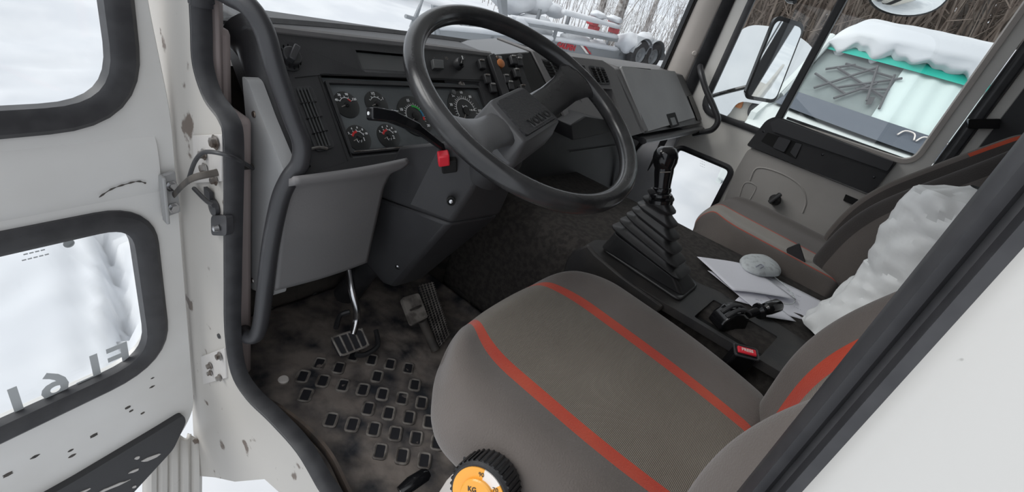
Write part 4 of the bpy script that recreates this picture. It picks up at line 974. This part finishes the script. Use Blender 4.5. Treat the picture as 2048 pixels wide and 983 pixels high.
def yaw(F): return lambda p: F(p) + V((0, -(p.x + .15) * .11, 0))
def flip(F): return lambda p: F(V((p.x, p.y, -p.z)))
g = MB(); pad(g, yaw(flip(curved(SX - .01, -.118, .325, .10, .34, radians(-2), radians(28)))), .292, .66, .13, bandsB, bol=.062, bolw=.17, front=.06, plan_front=.25, crown=.0)
g.build('backrest', ['seat_grey', 'seat_red', 'seat_ribbed'], seat, sub=1)
g = MB(); g.box((SX, .10, .20), (.46, .46, .06)); g.build('seat_frame', 'black_plastic', seat, bevel=.01)
g = MB(); g.loft([[V((SX + sx_ * a, .10 + sy_ * b, z)) for sx_, sy_ in ((-1, -1), (1, -1), (1, 1), (-1, 1))] for a, b, z in ((.20, .20, .01), (.19, .19, .03), (.13, .15, .08), (.13, .15, .14), (.21, .21, .18))]); g.build('seat_base', 'black_plastic', seat, bevel=.006)
# weight adjuster dial on the door side
kc = V((.065, .165, .305)); ka = V((-.95, -.12, .28)).normalized()
kc = at(957, 990, x=.058); 
g = MB(); prof_ = [(.046, -.045), (.048, -.040), (.048, -.004), (.045, 0), (0, 0)]; g.lathe(kc, ka, prof_, 40); kd = g.build('weight_adjuster', 'black_plastic', seat)
g = MB()
for i in range(36):
    a = 2 * pi * i / 36; u_, w_ = plane_basis(ka); r_ = u_ * cos(a) + w_ * sin(a); g.tube([kc + r_ * .0485 - ka * .040, kc + r_ * .0485 - ka * .004], .0022, 5)
g.build('grip_ribs', 'gloss_black', kd)
u_, w_ = plane_basis(ka)
def sector(a0, a1, r0, r1, h):
    K = 16; return [kc + (u_ * cos(radians(a0 + (a1 - a0) * k / K)) + w_ * sin(radians(a0 + (a1 - a0) * k / K))) * r1 + ka * h for k in range(K + 1)] + [kc + (u_ * cos(radians(a1 - (a1 - a0) * k / K)) + w_ * sin(radians(a1 - (a1 - a0) * k / K))) * r0 + ka * h for k in range(K + 1)]
g = MB()
for i, (a0, a1) in enumerate(((0, 60), (60, 100), (100, 220), (220, 360))): g.prism(sector(a0, a1, .022, .042, .002), -ka * .002, mi=1 if i == 1 else 0)
g.build('dial_ring', ['dial_yellow', 'dial_white'], kd)
g = MB(); g.lathe(kc, ka, [(.027, 0), (.027, .006), (.025, .008), (0, .008)], 36); g.build('dial_cap', 'dial_yellow', kd)
dirx = V((.52, -.05, .73)); dirx = (dirx - ka * dirx.dot(ka)).normalized(); 
rx = RIGHT - ka * RIGHT.dot(ka); rx.normalize(); ry = ka.cross(rx)
g = MB(); txt(g, 'KG', .010, kc + ry * .012 - rx * .006 + ka * .0085, rx, ry, bold=.0002); txt(g, 'VOLVO', .009, kc - ry * .004 + ka * .0085, rx, ry, bold=.0003); txt(g, '90', .009, kc + ry * .033 + rx * .006 + ka * .0025, rx, ry); txt(g, '70', .009, kc + ry * .016 + rx * .028 + ka * .0025, rx, ry); g.build('dial_print', 'mud_metal', kd)
g = MB(); g.loft([[at(a, b, x=.09) for a, b in L] for L in ([(872, 990), (890, 962), (908, 943), (925, 932), (926, 990)],)] + [[at(a, b, x=.09) + V((.03, 0, 0)) for a, b in ((872, 990), (890, 962), (908, 943), (925, 932), (926, 990))]]); g.build('side_cover', 'beige_trim', seat, bevel=.004)
g = MB(); g.tube([at(928, 850, x=.15), at(932, 930, x=.09)], .004, 8); g.build('adjust_rod', 'black_plastic', seat)
g = MB(); g.box(at(1000, 920, x=.13) + V((0, -.03, 0)), (.03, .16, .02)); g.build('side_rail', 'black_plastic', seat, bevel=.004)
# release handle on the floor side
lv = empty('seat_release_lever', at(815, 970, z=.05), 'glossy black seat release lever lying low over the muddy mat', 'lever')
g = MB(); g.tube([at(800, 983, z=.060), at(822, 966, z=.065), at(850, 948, z=.072), at(856, 944, z=.072)], [.010, .013, .012, .008], 12, flat=(.8, 1.2)); g.build('handle', 'gloss_black', lv)
g = MB(); g.tube([at(800, 985, z=.055), at(785, 1010, z=.05)], .006, 8); g.build('stem', 'steel', lv)
# belt buckle
bz = empty('seat_belt_buckle', at(1510, 800, x=.70), 'seat belt buckle with a red press button between driver seat and console', 'belt buckle')
bc1 = at(1492, 703, x=.690); bn = V((-.30, -.10, 1)).normalized(); bx = V((.50, -.86, .05)); bx = (bx - bn * bx.dot(bn)).normalized(); by = bn.cross(bx)
Mb = Matrix((bx, by, bn)).transposed()
g = MB(); g.box(bc1 - bn * .035, (.050, .028, .075), Mb); g.build('buckle_body', 'gloss_black', bz, bevel=.005, seg=3)
g = MB(); g.tube(rounded([bc1 + bx * a + by * b for a, b in ((-.025, -.014), (.025, -.014), (.025, .014), (-.025, .014))], .004), .0025, 6, closed=True); g.build('buckle_rim', 'soft_black', bz)
g = MB(); g.box(bc1 + bn * .003, (.040, .016, .007), Mb); rb = g.build('press_button', 'switch_red', bz, bevel=.002)
g = MB(); txt(g, 'PRESS', .010, bc1 + bn * .0068, bx, by, bold=.0002); g.build('button_lettering', 'dial_white', rb)
g = MB(); g.tube([bc1 - bn * .07, bc1 - bn * .12 + V((0, -.02, 0)), bc1 - bn * .20 + V((0, -.04, 0))], .013, 8, flat=(.5, 1.5)); g.build('buckle_stem', 'rubber_seal', bz)

# passenger seat
ps = empty('passenger_seat', V((1.57, .1, 0)), 'grey passenger seat with beige panel and thin red piping beyond the engine tunnel', 'seat')
bandsP = [(-.225, -.219, 1), (-.219, -.055, 2), (-.055, -.043, 1), (-.043, .29, 3)]
g = MB(); pad(g, frame((1.575, -.16, .425), (1, 0, 0), (0, 1, .05)), .280, .50, .10, bandsP, bol=.012, bolw=.13, front=.06, plan_front=.35, crown=.012)
g.build('cushion', ['seat_grey', 'seat_red', 'seat_beige', 'seat_grey'], ps, sub=1)
bandsQ = [(-.225, .150, 3), (.15, .162, 1, .62)]
g = MB(); pad(g, flip(curved(1.60, -.125, .42, .06, .32, radians(6), radians(38))), .265, .66, .12, bandsQ, bol=.075, bolw=.16, front=.08, plan_front=.40, crown=0, taper=.12)
g.build('backrest', ['seat_grey', 'seat_red', 'seat_beige', 'seat_dark'], ps, sub=1)
g = MB(); g.loft([[V((1.57 + sx_ * a, .08 + sy_ * b, z)) for sx_, sy_ in ((-1, -1), (1, -1), (1, 1), (-1, 1))] for a, b, z in ((.20, .20, .01), (.18, .18, .05), (.18, .18, .20), (.24, .22, .30))]); g.build('seat_base', 'black_plastic', ps, bevel=.006)
g = MB(); g.prism(rounded([at(a, b, x=1.36) for a, b in [(1572, 497), (1598, 486), (1612, 530), (1576, 512)]], .006), (.012, 0, 0)); g.build('belt_buckle_cover', 'dark_plastic', ps, bevel=.003)
# ================================================================ outside: mirrors
mn = V((-1.03, -1.2, -.12)).normalized(); mp = V((2.22, .47, .98))
M = lambda L, off=0: [at(a, b, pl=(mp + mn * off, mn)) for a, b in L]
mo_ = empty('side_mirror', V((2.2, .5, .80)), 'tall rounded black side mirror outside the passenger quarter window', 'mirror')
ml = M([(1553, 28), (1612, 48), (1550, 207), (1486, 196)])
g = MB(); g.prism(rounded(ml, .035, 6), -mn * .022, scale=.96); g.build('mirror_housing', 'gloss_black', mo_, bevel=.006)
g = MB(); cm_ = sum(ml, V()) / 4; g.prism([p + mn * .002 for p in rounded([cm_ + (p - cm_) * .90 for p in ml], .032, 6)], -mn * .004); g.build('mirror_glass', 'mirror', mo_)
g = MB(); g.tube(smooth_path([cm_ + V((.06, .05, .25)), V((2.30, .60, 1.25)), V((2.10, .72, 1.48)), V((2.02, .74, 1.50))], 5), .010, 8); g.tube(smooth_path([cm_ + V((.05, .05, -.12)), V((2.25, .64, .78)), V((2.05, .72, .70))], 5), .010, 8); g.build('mirror_arm', 'gloss_black', mo_)
mp2 = V((2.28, .14, 1.42)); mn2 = V((-.72, -.66, -.20)).normalized()
c = at(1826, -25, pl=(mp2, mn2)); mo2 = empty('wide_angle_mirror', c - V((0, 0, .1)), 'rounded wide-angle mirror hanging above the passenger window', 'mirror')
e_ = (at(1900, -5, pl=(mp2, mn2)) - at(1745, -30, pl=(mp2, mn2))); rx_ = e_.length / 2; e_.normalize(); f_ = mn2.cross(e_)
lp = [c + e_ * (rx_ * cos(2 * pi * k / 40)) * 1.02 + f_ * (.105 * (abs(sin(2 * pi * k / 40)) ** .7) * (1 if sin(2 * pi * k / 40) > 0 else -1)) for k in range(40)]
g = MB(); g.prism(lp, -mn2 * .05, scale=.8); g.build('mirror_housing', 'gloss_black', mo2, bevel=.004)
g = MB(); rings_ = [[c + (p - c) * s + mn2 * h for p in lp] for s, h in ((.94, .0), (.93, .003), (.7, .010), (.4, .015), (.05, .017))]; g.loft(rings_); g.build('mirror_glass', 'mirror', mo2, angle=80)
g = MB(); g.tube([c - mn2 * .04, c + V((.05, .1, .2)), V((2.05, .3, 1.62))], .010, 8); g.build('mirror_arm', 'gloss_black', mo2)

# ---------------------------------------------------------------- the truck's own load bed behind the cab (seen in the mirror)
bed = empty('load_bed', V((1.0, -3.5, -.3)), 'beige flat load bed with a dark barred headboard, seen only in the side mirror', 'load bed')
g = MB(); g.box((1.0, -3.9, -.22), (2.3, 5.2, .12)); g.box((2.14, -3.9, .02), (.04, 5.2, .40)); g.build('deck', 'van_body', bed, bevel=.01)
g = MB(); g.box((1.0, -1.15, 1.55), (2.3, .06, .08)); g.box((2.1, -1.15, .65), (.08, .06, 1.8)); g.box((-.1, -1.15, .65), (.08, .06, 1.8))
g.build('headboard_frame', 'dark_plastic', bed)
g = MB()
for i in range(12): g.box((1.55 + .045 * i, -1.15, .9), (.010, .02, 1.2))
g.build('headboard_bars', 'galvanised', bed)

# ================================================================ snow
tracks = []
def gp(L): return [at(a, b, z=-1.1) for a, b in L]
for L in ([(112, -20), (118, 60), (124, 120), (130, 195)], [(78, 140), (83, 205)], [(150, 462), (165, 540), (182, 640), (196, 715)], [(196, 455), (215, 510), (233, 600), (246, 700), (262, 745)], [(213, 455), (240, 530), (255, 640)]):
    tracks.append(gp(L))
def seg_d(p, a, b):
    ab = b - a; t = max(0, min(1, (p - a).dot(ab) / max(ab.length_squared, 1e-9))); return (p - a - ab * t).length
def sstep(a, b, x): t = max(0, min(1, (x - a) / (b - a))); return t * t * (3 - 2 * t)
def ground(x, y):
    r = math.hypot(x - 1, y)
    h = -1.1 + 1.08 * sstep(3.2, 11.5, r) * (1 if y > -3 else .3)
    h += 2.6 * sstep(17, 60, r)
    h += .05 * noise.noise(V((x * .35, y * .35, 0))) + .025 * noise.noise(V((x * 1.7, y * 1.7, 4))) + .02 * noise.noise(V((x * 5, y * 5, 9)))
    if -3.8 < x < .8 and 1 < y < 9:
        p = V((x, y, -1.1))
        for k, T in enumerate(tracks):
            d = min(seg_d(p, T[i], T[i + 1]) for i in range(len(T) - 1)) + .015 * noise.noise(V((x * 12, y * 12, k)))
            w = .035 if k != 2 else .075
            h -= (.16 if k != 2 else .05) * math.exp(-(d / w) ** 2)
    return h
xs = []; x = -26.
while x < 75: xs.append(x); x += .045 if -3.2 <= x < .4 else (.35 if x < 14 else 1.6)
ys = []; y = -22.
while y < 75: ys.append(y); y += .045 if 1.2 <= y < 6.5 else (.35 if y < 15 else 1.6)
g = MB(); nx = len(xs)
g.v = [V((x, y, ground(x, y))) for y in ys for x in xs]
g.f = [(j * nx + i, j * nx + i + 1, (j + 1) * nx + i + 1, (j + 1) * nx + i) for j in range(len(ys) - 1) for i in range(nx - 1)]; g.m = [0] * len(g.f)
g.build('snow_ground', 'snow', kind=ST, angle=180, origin=(0, 0, 0), fix=False)

# ================================================================ boat trailers
def trailer(Ar, Bl, label, text=True, shift=V()):
    n_ = (V((Bl.y - Ar.y, -(Bl.x - Ar.x), 0))).normalized()
    if n_.dot(CAM - Ar) < 0: n_ = -n_
    ex = (Ar - Bl).normalized(); ez = V((0, 0, 1)); PT = (Ar, n_)
    T = lambda L, off=0: [at(a, b, pl=(Ar + n_ * off, n_)) + shift for a, b in L]
    gz = ground(Ar.x + shift.x, Ar.y + shift.y)
    o = empty('boat_trailer', V((Ar.x, Ar.y, gz)) + shift, label, 'trailer', None)
    g = MB(); g.prism(T([(868, 58), (868, 74), (1000, 88), (1110, 105), (1205, 124), (1335, 120), (1330, 106), (1240, 101), (1110, 80), (1000, 70)]), -n_ * .10); fr = g.build('side_beam', 'galvanised', o, bevel=.01)
    g = MB(); g.prism([p - n_ * 1.7 for p in T([(960, 48), (960, 62), (1110, 84), (1300, 108), (1300, 96), (1110, 70)])], -n_ * .10); g.build('side_beam', 'galvanised', o, bevel=.01)
    g = MB(); a, b = T([(1025, 46), (1235, 84)]); g.prism([a, b, b + ez * .10, a + ez * .10], -n_ * .12); g.build('bunk_rail', 'galvanised', o, bevel=.008)
    g = MB(); a, b = T([(1130, 32), (1240, 62)]); g.prism([a - n_ * .8, b - n_ * .8, b + ez * .10 - n_ * .8, a + ez * .10 - n_ * .8], -n_ * .12); g.build('bunk_rail', 'galvanised', o, bevel=.008)
    for k, (a0, b0) in enumerate([(1100, 92), (1180, 106), (1240, 108), (985, 72)]):
        g = MB(); q0 = T([(a0, b0)])[0]; g.tube([q0, q0 - n_ * 1.7], .05, 6); g.build('cross_member', 'galvanised', o)
    for (a0, b0, c0) in [(1103, 92, 0), (1090, 58, .3), (1150, 62, .3), (1202, 82, .3), (1232, 90, .3)]:
        q0 = T([(a0, b0)])[0] - n_ * c0; g = MB(); g.box(q0 + ez * .12, (.06, .06, .42)); g.build('roller_stand', 'galvanised', o)
    for a0, b0, w_ in [(1198, 48, .22), (1200, 60, .20), (1238, 52, .22), (1240, 64, .20)]:
        q0 = T([(a0, b0)])[0] - n_ * .2; Mx = Matrix((ex, -n_, ez)).transposed(); g = MB(); g.box(q0, (w_, .22, .13), Mx); g.build('roller_block', 'trailer_red', o, bevel=.03, seg=3)
    # winch post and jack
    p0, p1 = T([(1008, 42), (1000, -40)]); g = MB(); g.loft([[p0 + V((a, b, 0)) for a, b in ((-.07, -.05), (.07, -.05), (.07, .05), (-.07, .05))], [p1 + V((a, b, 0)) for a, b in ((-.13, -.05), (.13, -.05), (.13, .05), (-.13, .05))]]); g.build('winch_post', 'galvanised', o)
    p0, p1 = T([(880, 92), (868, 20)]); g = MB(); g.tube([p0, p1], .045, 10); g.tube([p1, p1 + ex * .25 + ez * .1], .02, 6); jk = g.build('jack_stand', 'galvanised', o)
    g = MB(); g.lathe(T([(886, 92)])[0], n_, [(.10, -.04), (.10, .04)], 16); g.build('jockey_wheel', 'tyre', jk)
    # tandem wheels with mudguards
    for (a0, b0) in ((1262, 112), (1290, 108)):
        c = T([(a0, b0)])[0] + n_ * .18; c.z = max(c.z, gz + .33)
        g = MB(); g.lathe(c, n_, [(.20, -.10), (.32, -.10), (.35, -.06), (.35, .06), (.32, .10), (.20, .10)], 32, cap=False); wh = g.build('wheel', 'tyre', o, bevel=.01)
        g = MB(); g.lathe(c, n_, [(.20, -.08), (.20, .08), (.17, .09), (.15, .03), (.06, .03), (.05, .07), (0, .07)], 28); g.build('rim', 'galvanised', wh)
        g = MB(); L_ = []
        for k in range(15): a = pi * (.02 + .96 * k / 14); L_.append((c + ex * cos(a) * .40 + ez * sin(a) * .40))
        g.loft([[p + n_ * .13, p - n_ * .13, p - n_ * .13 + ez * .012, p + n_ * .13 + ez * .012] for p in L_]); g.build('mudguard', 'galvanised', o)
    if text:
        c = T([(1133, 93)], .014)[0]; tx = ex; g = MB(); txt(g, 'GAUPEN', .155, c, tx, (0, 0, 1), bold=.008, depth=.006); g.build('beam_lettering', 'trailer_red', fr)
        g = MB(); a, b = T([(1160, 90), (1172, 106)], .008); g.prism([a, a + ex * .10, b + ex * .10, b], n_ * .004); g.build('beam_stripe', 'dial_white', fr)
        g = MB(); a, b = T([(1166, 91), (1178, 107)], .008); g.prism([a + ex * .02, a + ex * .10, b + ex * .10, b + ex * .02], n_ * .004); g.build('beam_stripe', 'trailer_red', fr)
    # snow lying over it
    S_ = MB()
    for a0, b0, r, sq, dp in [(1260, 86, .40, (1, .8, .6), .05), (1292, 84, .37, (1, .8, .6), .05), (1085, 10, .60, (1.1, .8, .55), .9), (1120, 22, .5, (1.2, .8, .5), .9), (1150, 34, .3, (1.3, .7, .5), .7), (1210, 34, .22, (1.3, .8, .4), .2), (1242, 42, .20, (1.3, .8, .4), .2), (1100, 66, .36, (1.6, .8, .7), .5), (1170, 88, .30, (1.8, .8, .6), .3), (1045, 46, .20, (1.6, .8, .5), .1), (1010, 62, .3, (1.8, .8, .5), .9), (1215, 100, .3, (1.8, .8, .5), .3), (1310, 106, .25, (1.5, .8, .6), .3)]:
        q0 = T([(a0, b0)])[0] - n_ * dp; S_.ball(q0, r, 20, sq, jit=.35)
    for L in ([(868, 56), (1000, 68), (1110, 80), (1235, 101)], [(1025, 38), (1130, 56), (1235, 76)], [(1130, 26), (1240, 56)]):
        Q = [p - n_ * .05 + ez * .02 for p in T(L)]; Q = smooth_path(Q, 8); S_.tube(Q, [.07 + .02 * noise.noise(p * 3) for p in Q], 8, flat=(.8, 1.1))
    S_.build('trailer_snow', 'snow', label='snow heaped over ' + label.split(',')[0], cat='snow', kind='stuff', angle=180)
    return o
trailer(V((12.3, 5.45, 0)), V((5.9, 6.7, 0)), 'grey boat trailer with red lettering and tandem wheels, in front of the trees')
trailer(V((12.3, 5.45, 0)), V((5.9, 6.7, 0)), 'second snowy boat trailer, farther back behind the lettered one', False, V((-1.2, 4.6, .55)))
# small hand cart snowed in at the left
g = MB(); c = at(832, 38, y=7.2); g.tube([c + V((-.25, 0, .02)), c + V((.25, 0, -.02))], .035, 8); g.tube([c, c + V((.10, 0, .45)), c + V((.3, .1, .62))], .025, 8); g.tube([c + V((-.1, 0, -.15)), c + V((.05, 0, .25))], .03, 8)
g.build('jack_stand', 'galvanised', label='small grey metal stand half buried in snow left of the steering wheel', cat='stand')

# ================================================================ parked vehicles beyond the passenger door
vx = 6.6
def Vn(L, x=vx): return [at(a, b, x=x) for a, b in L]
van = empty('van', V((7.5, 0, -.6)), 'white van with a teal-tinted windscreen under thick snow, beside the passenger window', 'van')
bl, tl = at(1566, 192, x=6.2), at(1668, 80, x=6.9); tr = V((7.05, -1.05, tl.z + .06)); br_ = V((6.25, -1.15, at(1840, 315, x=6.2).z)); br_.z = bl.z - .03
def wsf(u, v, off=0):
    p = bl.lerp(br_, u).lerp(tl.lerp(tr, u), v); p.x -= .22 * (1 - (2 * u - 1) ** 2) - off; return p
g = MB(); g.grid(lambda u, v: wsf(u, v), 30, 20); g.build('windscreen', 'glass', van, angle=180)
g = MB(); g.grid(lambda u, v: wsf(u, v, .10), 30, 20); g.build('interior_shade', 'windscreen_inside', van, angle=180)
g = MB(); g.grid(lambda u, v: wsf(.42 + .58 * u, v * .95 + .02, .07 + .012 * sin(u * 40) + (.03 if v < .1 else 0)), 60, 12); g.build('curtain', 'curtain', van, angle=180)
g = MB(); g.grid(lambda u, v: wsf(u, .85 - .05 * u + .14 * v, .012), 40, 4); g.build('tint_band', 'teal_band', van, angle=180)
# dark rods modelled in place of the branch reflections in the windscreen
g = MB(); r5 = random.Random(3)
for (a, b, c_, d) in [(.10, .25, .30, .75), (.30, .78, .36, .30), (.12, .62, .42, .40), (.20, .35, .44, .70), (.05, .45, .25, .30), (.15, .70, .40, .68), (.40, .72, .43, .25), (.22, .2, .35, .55), (.08, .55, .2, .72), (.28, .4, .42, .52)]:
    g.tube([wsf(a, b, .04), wsf(c_, d, .04)], .014, 5)
g.build('reflection_rods', 'back_panel', van)
g = MB(); g.prism([wsf(.36, .36, .03), wsf(.385, .38, .03), wsf(.39, .27, .03), wsf(.365, .25, .03)], (.01, 0, 0)); g.build('sticker', 'dark_plastic', van, bevel=.003)
cw = [(u, -.005) for u in (0, .25, .5, .75, 1)]
g = MB(); g.loft([[wsf(u, .015, -.02), wsf(u, .13, -.0), wsf(u, .13, .06), wsf(u, -.02, .06), wsf(u, -.10, -.20)] for u in [i / 20 for i in range(21)]]); g.build('wiper_cowl', 'wiper_cowl', van)
g = MB()
for u0 in (.56, .64, .72, .80):
    g.tube(smooth_path([wsf(u0, .03, -.05), wsf(u0 + .02, .10, -.04), wsf(u0 + .06, .10, -.04), wsf(u0 + .07, .03, -.05)], 4), .008, 5)
g.build('vent_reflections', 'dial_white', van)  # white loops drawn in place of the air vents' reflection
g = MB(); ro = [wsf(u, 1.0, 0) for u in [i / 16 for i in range(17)]]
g.loft([[p + V((0, 0, 0)), p + V((.10, 0, .09)), p + V((.8, 0, .14)), p + V((4.5, 0, .12)), p + V((4.5, 0, -.2)), p + V((.1, 0, -.02))] for p in ro]); g.build('roof', 'van_white', van)
for u, s_ in ((0, 1), (1, -1)):
    b_, t_ = wsf(u, 0), wsf(u, 1)
    g = MB(); g.tube([b_ + V((0, s_ * .04, 0)), b_.lerp(t_, .5) + V((0, s_ * .05, 0)), t_ + V((0, s_ * .04, .03))], .05, 10); g.build('windscreen_pillar', 'van_white', van)
    g = MB(); g.prism([V((6.1, b_.y + s_ * .10, b_.z)), V((6.9, t_.y + s_ * .08, t_.z)), V((11, t_.y + s_ * .08, t_.z + .05)), V((11, b_.y + s_ * .1, -.35)), V((5.4, b_.y + s_ * .1, -.35)), V((5.4, b_.y + s_ * .1, b_.z - .2))], (0, -s_ * .06, 0)); g.build('side_panel', 'van_white', van)
g = MB(); g.loft([[V((x, y, z)) for y in (bl.y + .1, br_.y - .1) for z in ((zt, -.30) if y > 0 else (-.30, zt))] for x, zt in ((6.2, bl.z - .06), (5.7, bl.z - .14), (5.35, bl.z - .30))]); g.build('bonnet', 'van_white', van, bevel=.03)
for y in (bl.y - .1, br_.y + .1):
    for x in (5.95, 9.8):
        g = MB(); g.lathe((x, y, -.22), (0, 1, 0), [(.2, -.1), (.33, -.1), (.34, .1), (.2, .1)], 28); g.build('wheel', 'tyre', van)
# snow slab on the roof with a broken lower edge
def slab(u, v):
    a = v * 6; p = wsf(-.03 + 1.06 * u, 1.0); k = u * 30
    low = -.06 - .26 * max(0, noise.noise(V((u * 6, 0, 5)))) - .10 * noise.noise(V((u * 17, 2, 0)))
    prof_ = [(-.05, low), (-.12, low + .05), (-.13, .10), (-.02, .26), (.35, .33), (1.5, .36), (3.8, .30)]
    i = min(int(a), 5); f_ = a - i; q_ = (prof_[i][0] + (prof_[i + 1][0] - prof_[i][0]) * f_, prof_[i][1] + (prof_[i + 1][1] - prof_[i][1]) * f_)
    e = 1 - (abs(2 * u - 1)) ** 10
    return p + V((q_[0], 0, (q_[1] - low) * e + low)) + V((.02, .0, .02)) * noise.noise(p * 4 + V((0, 0, v * 5)))
g = MB(); g.grid(slab, 90, 24); o = g.build('roof_snow', 'snow', label="thick slab of snow on the white van's roof", cat='snow', kind='stuff', angle=180)
# snow-covered van further left
v2 = empty('delivery_van', V((10, 3, -.5)), 'beige van rear with a red tail lamp, buried under snow behind the side mirror', 'van')
X2 = 8.0
top2 = [at(a, b, x=X2) for a, b in [(1410, 250), (1445, 110), (1482, 58), (1505, 49), (1545, 52), (1600, 72), (1632, 100), (1640, 190), (1560, 215), (1475, 200), (1455, 235)]]
g = MB(); g.prism(rounded(top2, .15, 4), (3.2, .4, .1)); g.build('snow_cover', 'snow', label='deep smooth snow cover over the beige van behind the side mirror', cat='snow', kind='stuff', bevel=.12, seg=4)
low2 = [at(a, b, x=X2 + .12) for a, b in [(1455, 196), (1480, 190), (1560, 205), (1640, 190), (1640, 330), (1430, 300)]]
g = MB(); g.prism(low2, (3.0, .4, .0)); g.build('body', 'van_body', v2, bevel=.03)
g = MB(); g.prism(rounded([at(a, b, x=X2 + .09) for a, b in [(1474, 196), (1488, 198), (1482, 217), (1469, 213)]], .03), (.06, 0, 0)); g.build('tail_lamp', 'switch_orange', v2, bevel=.01)
g = MB(); c = at(1517, 222, x=X2 + .05); g.lathe(c, (-1, .2, 0), [(.16, -.05), (.16, .02), (.10, .05), (0, .05)], 24); g.build('spare_wheel', 'tyre', v2)
g = MB(); g.prism([at(a, b, x=X2 + .06) for a, b in [(1440, 232), (1560, 258), (1556, 268), (1438, 242)]], (.08, 0, 0)); g.build('bumper', 'dark_plastic', v2, bevel=.02)

# ================================================================ trees and brushwood
def make_tree(name, base, H, r0, leanv, m, label, group, seed, nb=14, twigs=3, bstart=.25):
    rn = random.Random(seed); o = empty(name, base, label, 'tree', group)
    pts = [base + V((leanv.x * t * H + .05 * H * .1 * sin(t * 7 + seed), leanv.y * t * H, H * t - .3)) for t in [k / 8 for k in range(9)]]
    g = MB(); g.tube(pts, [r0 * (1 - .75 * k / 8) for k in range(9)], 9); tr_ = g.build('trunk', m, o)
    g = MB()
    for i in range(nb):
        t = bstart + (1 - bstart) * rn.random(); p = pts[0].lerp(pts[-1], t); a = rn.uniform(0, 2 * pi); L = H * rn.uniform(.15, .38) * (1.1 - t * .6)
        d = V((cos(a), sin(a), rn.uniform(.2, 1.0))).normalized(); q1 = p + d * L * .5 + V((0, 0, L * .05)); q2 = p + d * L + V((0, 0, L * rn.uniform(-.1, .3)))
        rb = r0 * .28 * (1.1 - t); g.tube([p, q1, q2], [rb, rb * .6, rb * .2], 4)
        for k in range(twigs):
            s = rn.uniform(.3, 1); w = p.lerp(q2, s); dd_ = V((rn.uniform(-1, 1), rn.uniform(-1, 1), rn.uniform(-.3, 1))).normalized() * L * rn.uniform(.2, .5); g.tube([w, w + dd_ * .6 + V((0, 0, .05)), w + dd_], [rb * .35, rb * .25, .004], 3)
    g.build('branches', 'twig' if m == 'bark' else 'frosted_twig', o)
    return o
def on(px, py, dist):
    r = ray(px, py).normalized(); p = CAM + r * dist; p.z = ground(p.x, p.y); return p
sd_ = 0
for px, py, dist, H, r0, lx in ((1350, 100, 13.6, 8, .21, .02), (1225, 60, 19, 10, .20, .03), (1192, 50, 22, 9, .16, 0), (1385, 40, 17, 9, .13, .02), (1290, 60, 24, 10, .12, 0)):
    sd_ += 1; make_tree('bare_tree', on(px, py, dist), H, r0, V((lx, -.02, 0)), 'pale_bark', 'pale-barked bare tree standing beyond the trailers', 'pale bare trees beyond the trailers', sd_, 16, 4)
for px, py, dist, H, r0, lx in ((1520, 90, 16, 9, .14, .0), (1600, 90, 19, 9, .16, .02), (1660, 100, 15, 8, .10, -.02), (1730, 110, 14, 9, .15, .03), (1800, 120, 17, 9, .22, .02), (1870, 130, 13, 9, .28, .05), (1930, 140, 18, 9, .16, 0), (1990, 150, 15, 9, .2, .02), (1450, 80, 20, 9, .15, .02), (1560, 90, 23, 10, .2, 0), (1770, 115, 22, 9, .15, .02)):
    sd_ += 1; make_tree('bare_tree', on(px, py, dist), H, r0, V((lx, -.02, 0)), 'bark', 'dark bare tree behind the parked vans', 'dark bare trees behind the vans', sd_, 20, 4, .12)
def thicket(n, px0, px1, d0, d1, m, name, label, seed, hmin, hmax, rad, spread=.12):
    rn = random.Random(seed); g = MB()
    for i in range(n):
        px = rn.uniform(px0, px1); dist = rn.uniform(d0, d1); b = on(px, 60 + (px - 1200) * .12, dist); H = rn.uniform(hmin, hmax)
        l = V((rn.uniform(-spread, spread), rn.uniform(-spread, spread), 1)); q_ = b + l * H; mid = b.lerp(q_, .5) + V((rn.uniform(-.1, .1), rn.uniform(-.1, .1), 0)) * H * .3
        g.tube([b - V((0, 0, .1)), mid, q_], [rad, rad * .7, rad * .2], 3)
        for k in range(4):
            s = rn.uniform(.2, .9); w = b.lerp(q_, s); d_ = V((rn.uniform(-1, 1), rn.uniform(-1, 1), rn.uniform(.1, 1))) * H * .16; g.tube([w, w + d_], [rad * .45, rad * .15], 3)
    g.build(name, m, kind='stuff', label=label, cat='brushwood', smooth=False, fix=False)
thicket(250, 1180, 1440, 16, 30, 'frosted_twig', 'brushwood', 'pale thin frosted brushwood behind the trailers', 11, 1.0, 3.6, .013, .35)
thicket(2600, 1420, 2080, 12, 30, 'twig', 'brushwood', 'dense brown brushwood rising behind the parked vans', 12, 2.0, 6.0, .03, .3)
thicket(120, 950, 1190, 20, 32, 'frosted_twig', 'brushwood', 'sparse thin saplings on the slope above the trailers', 13, 1.2, 3, .018)
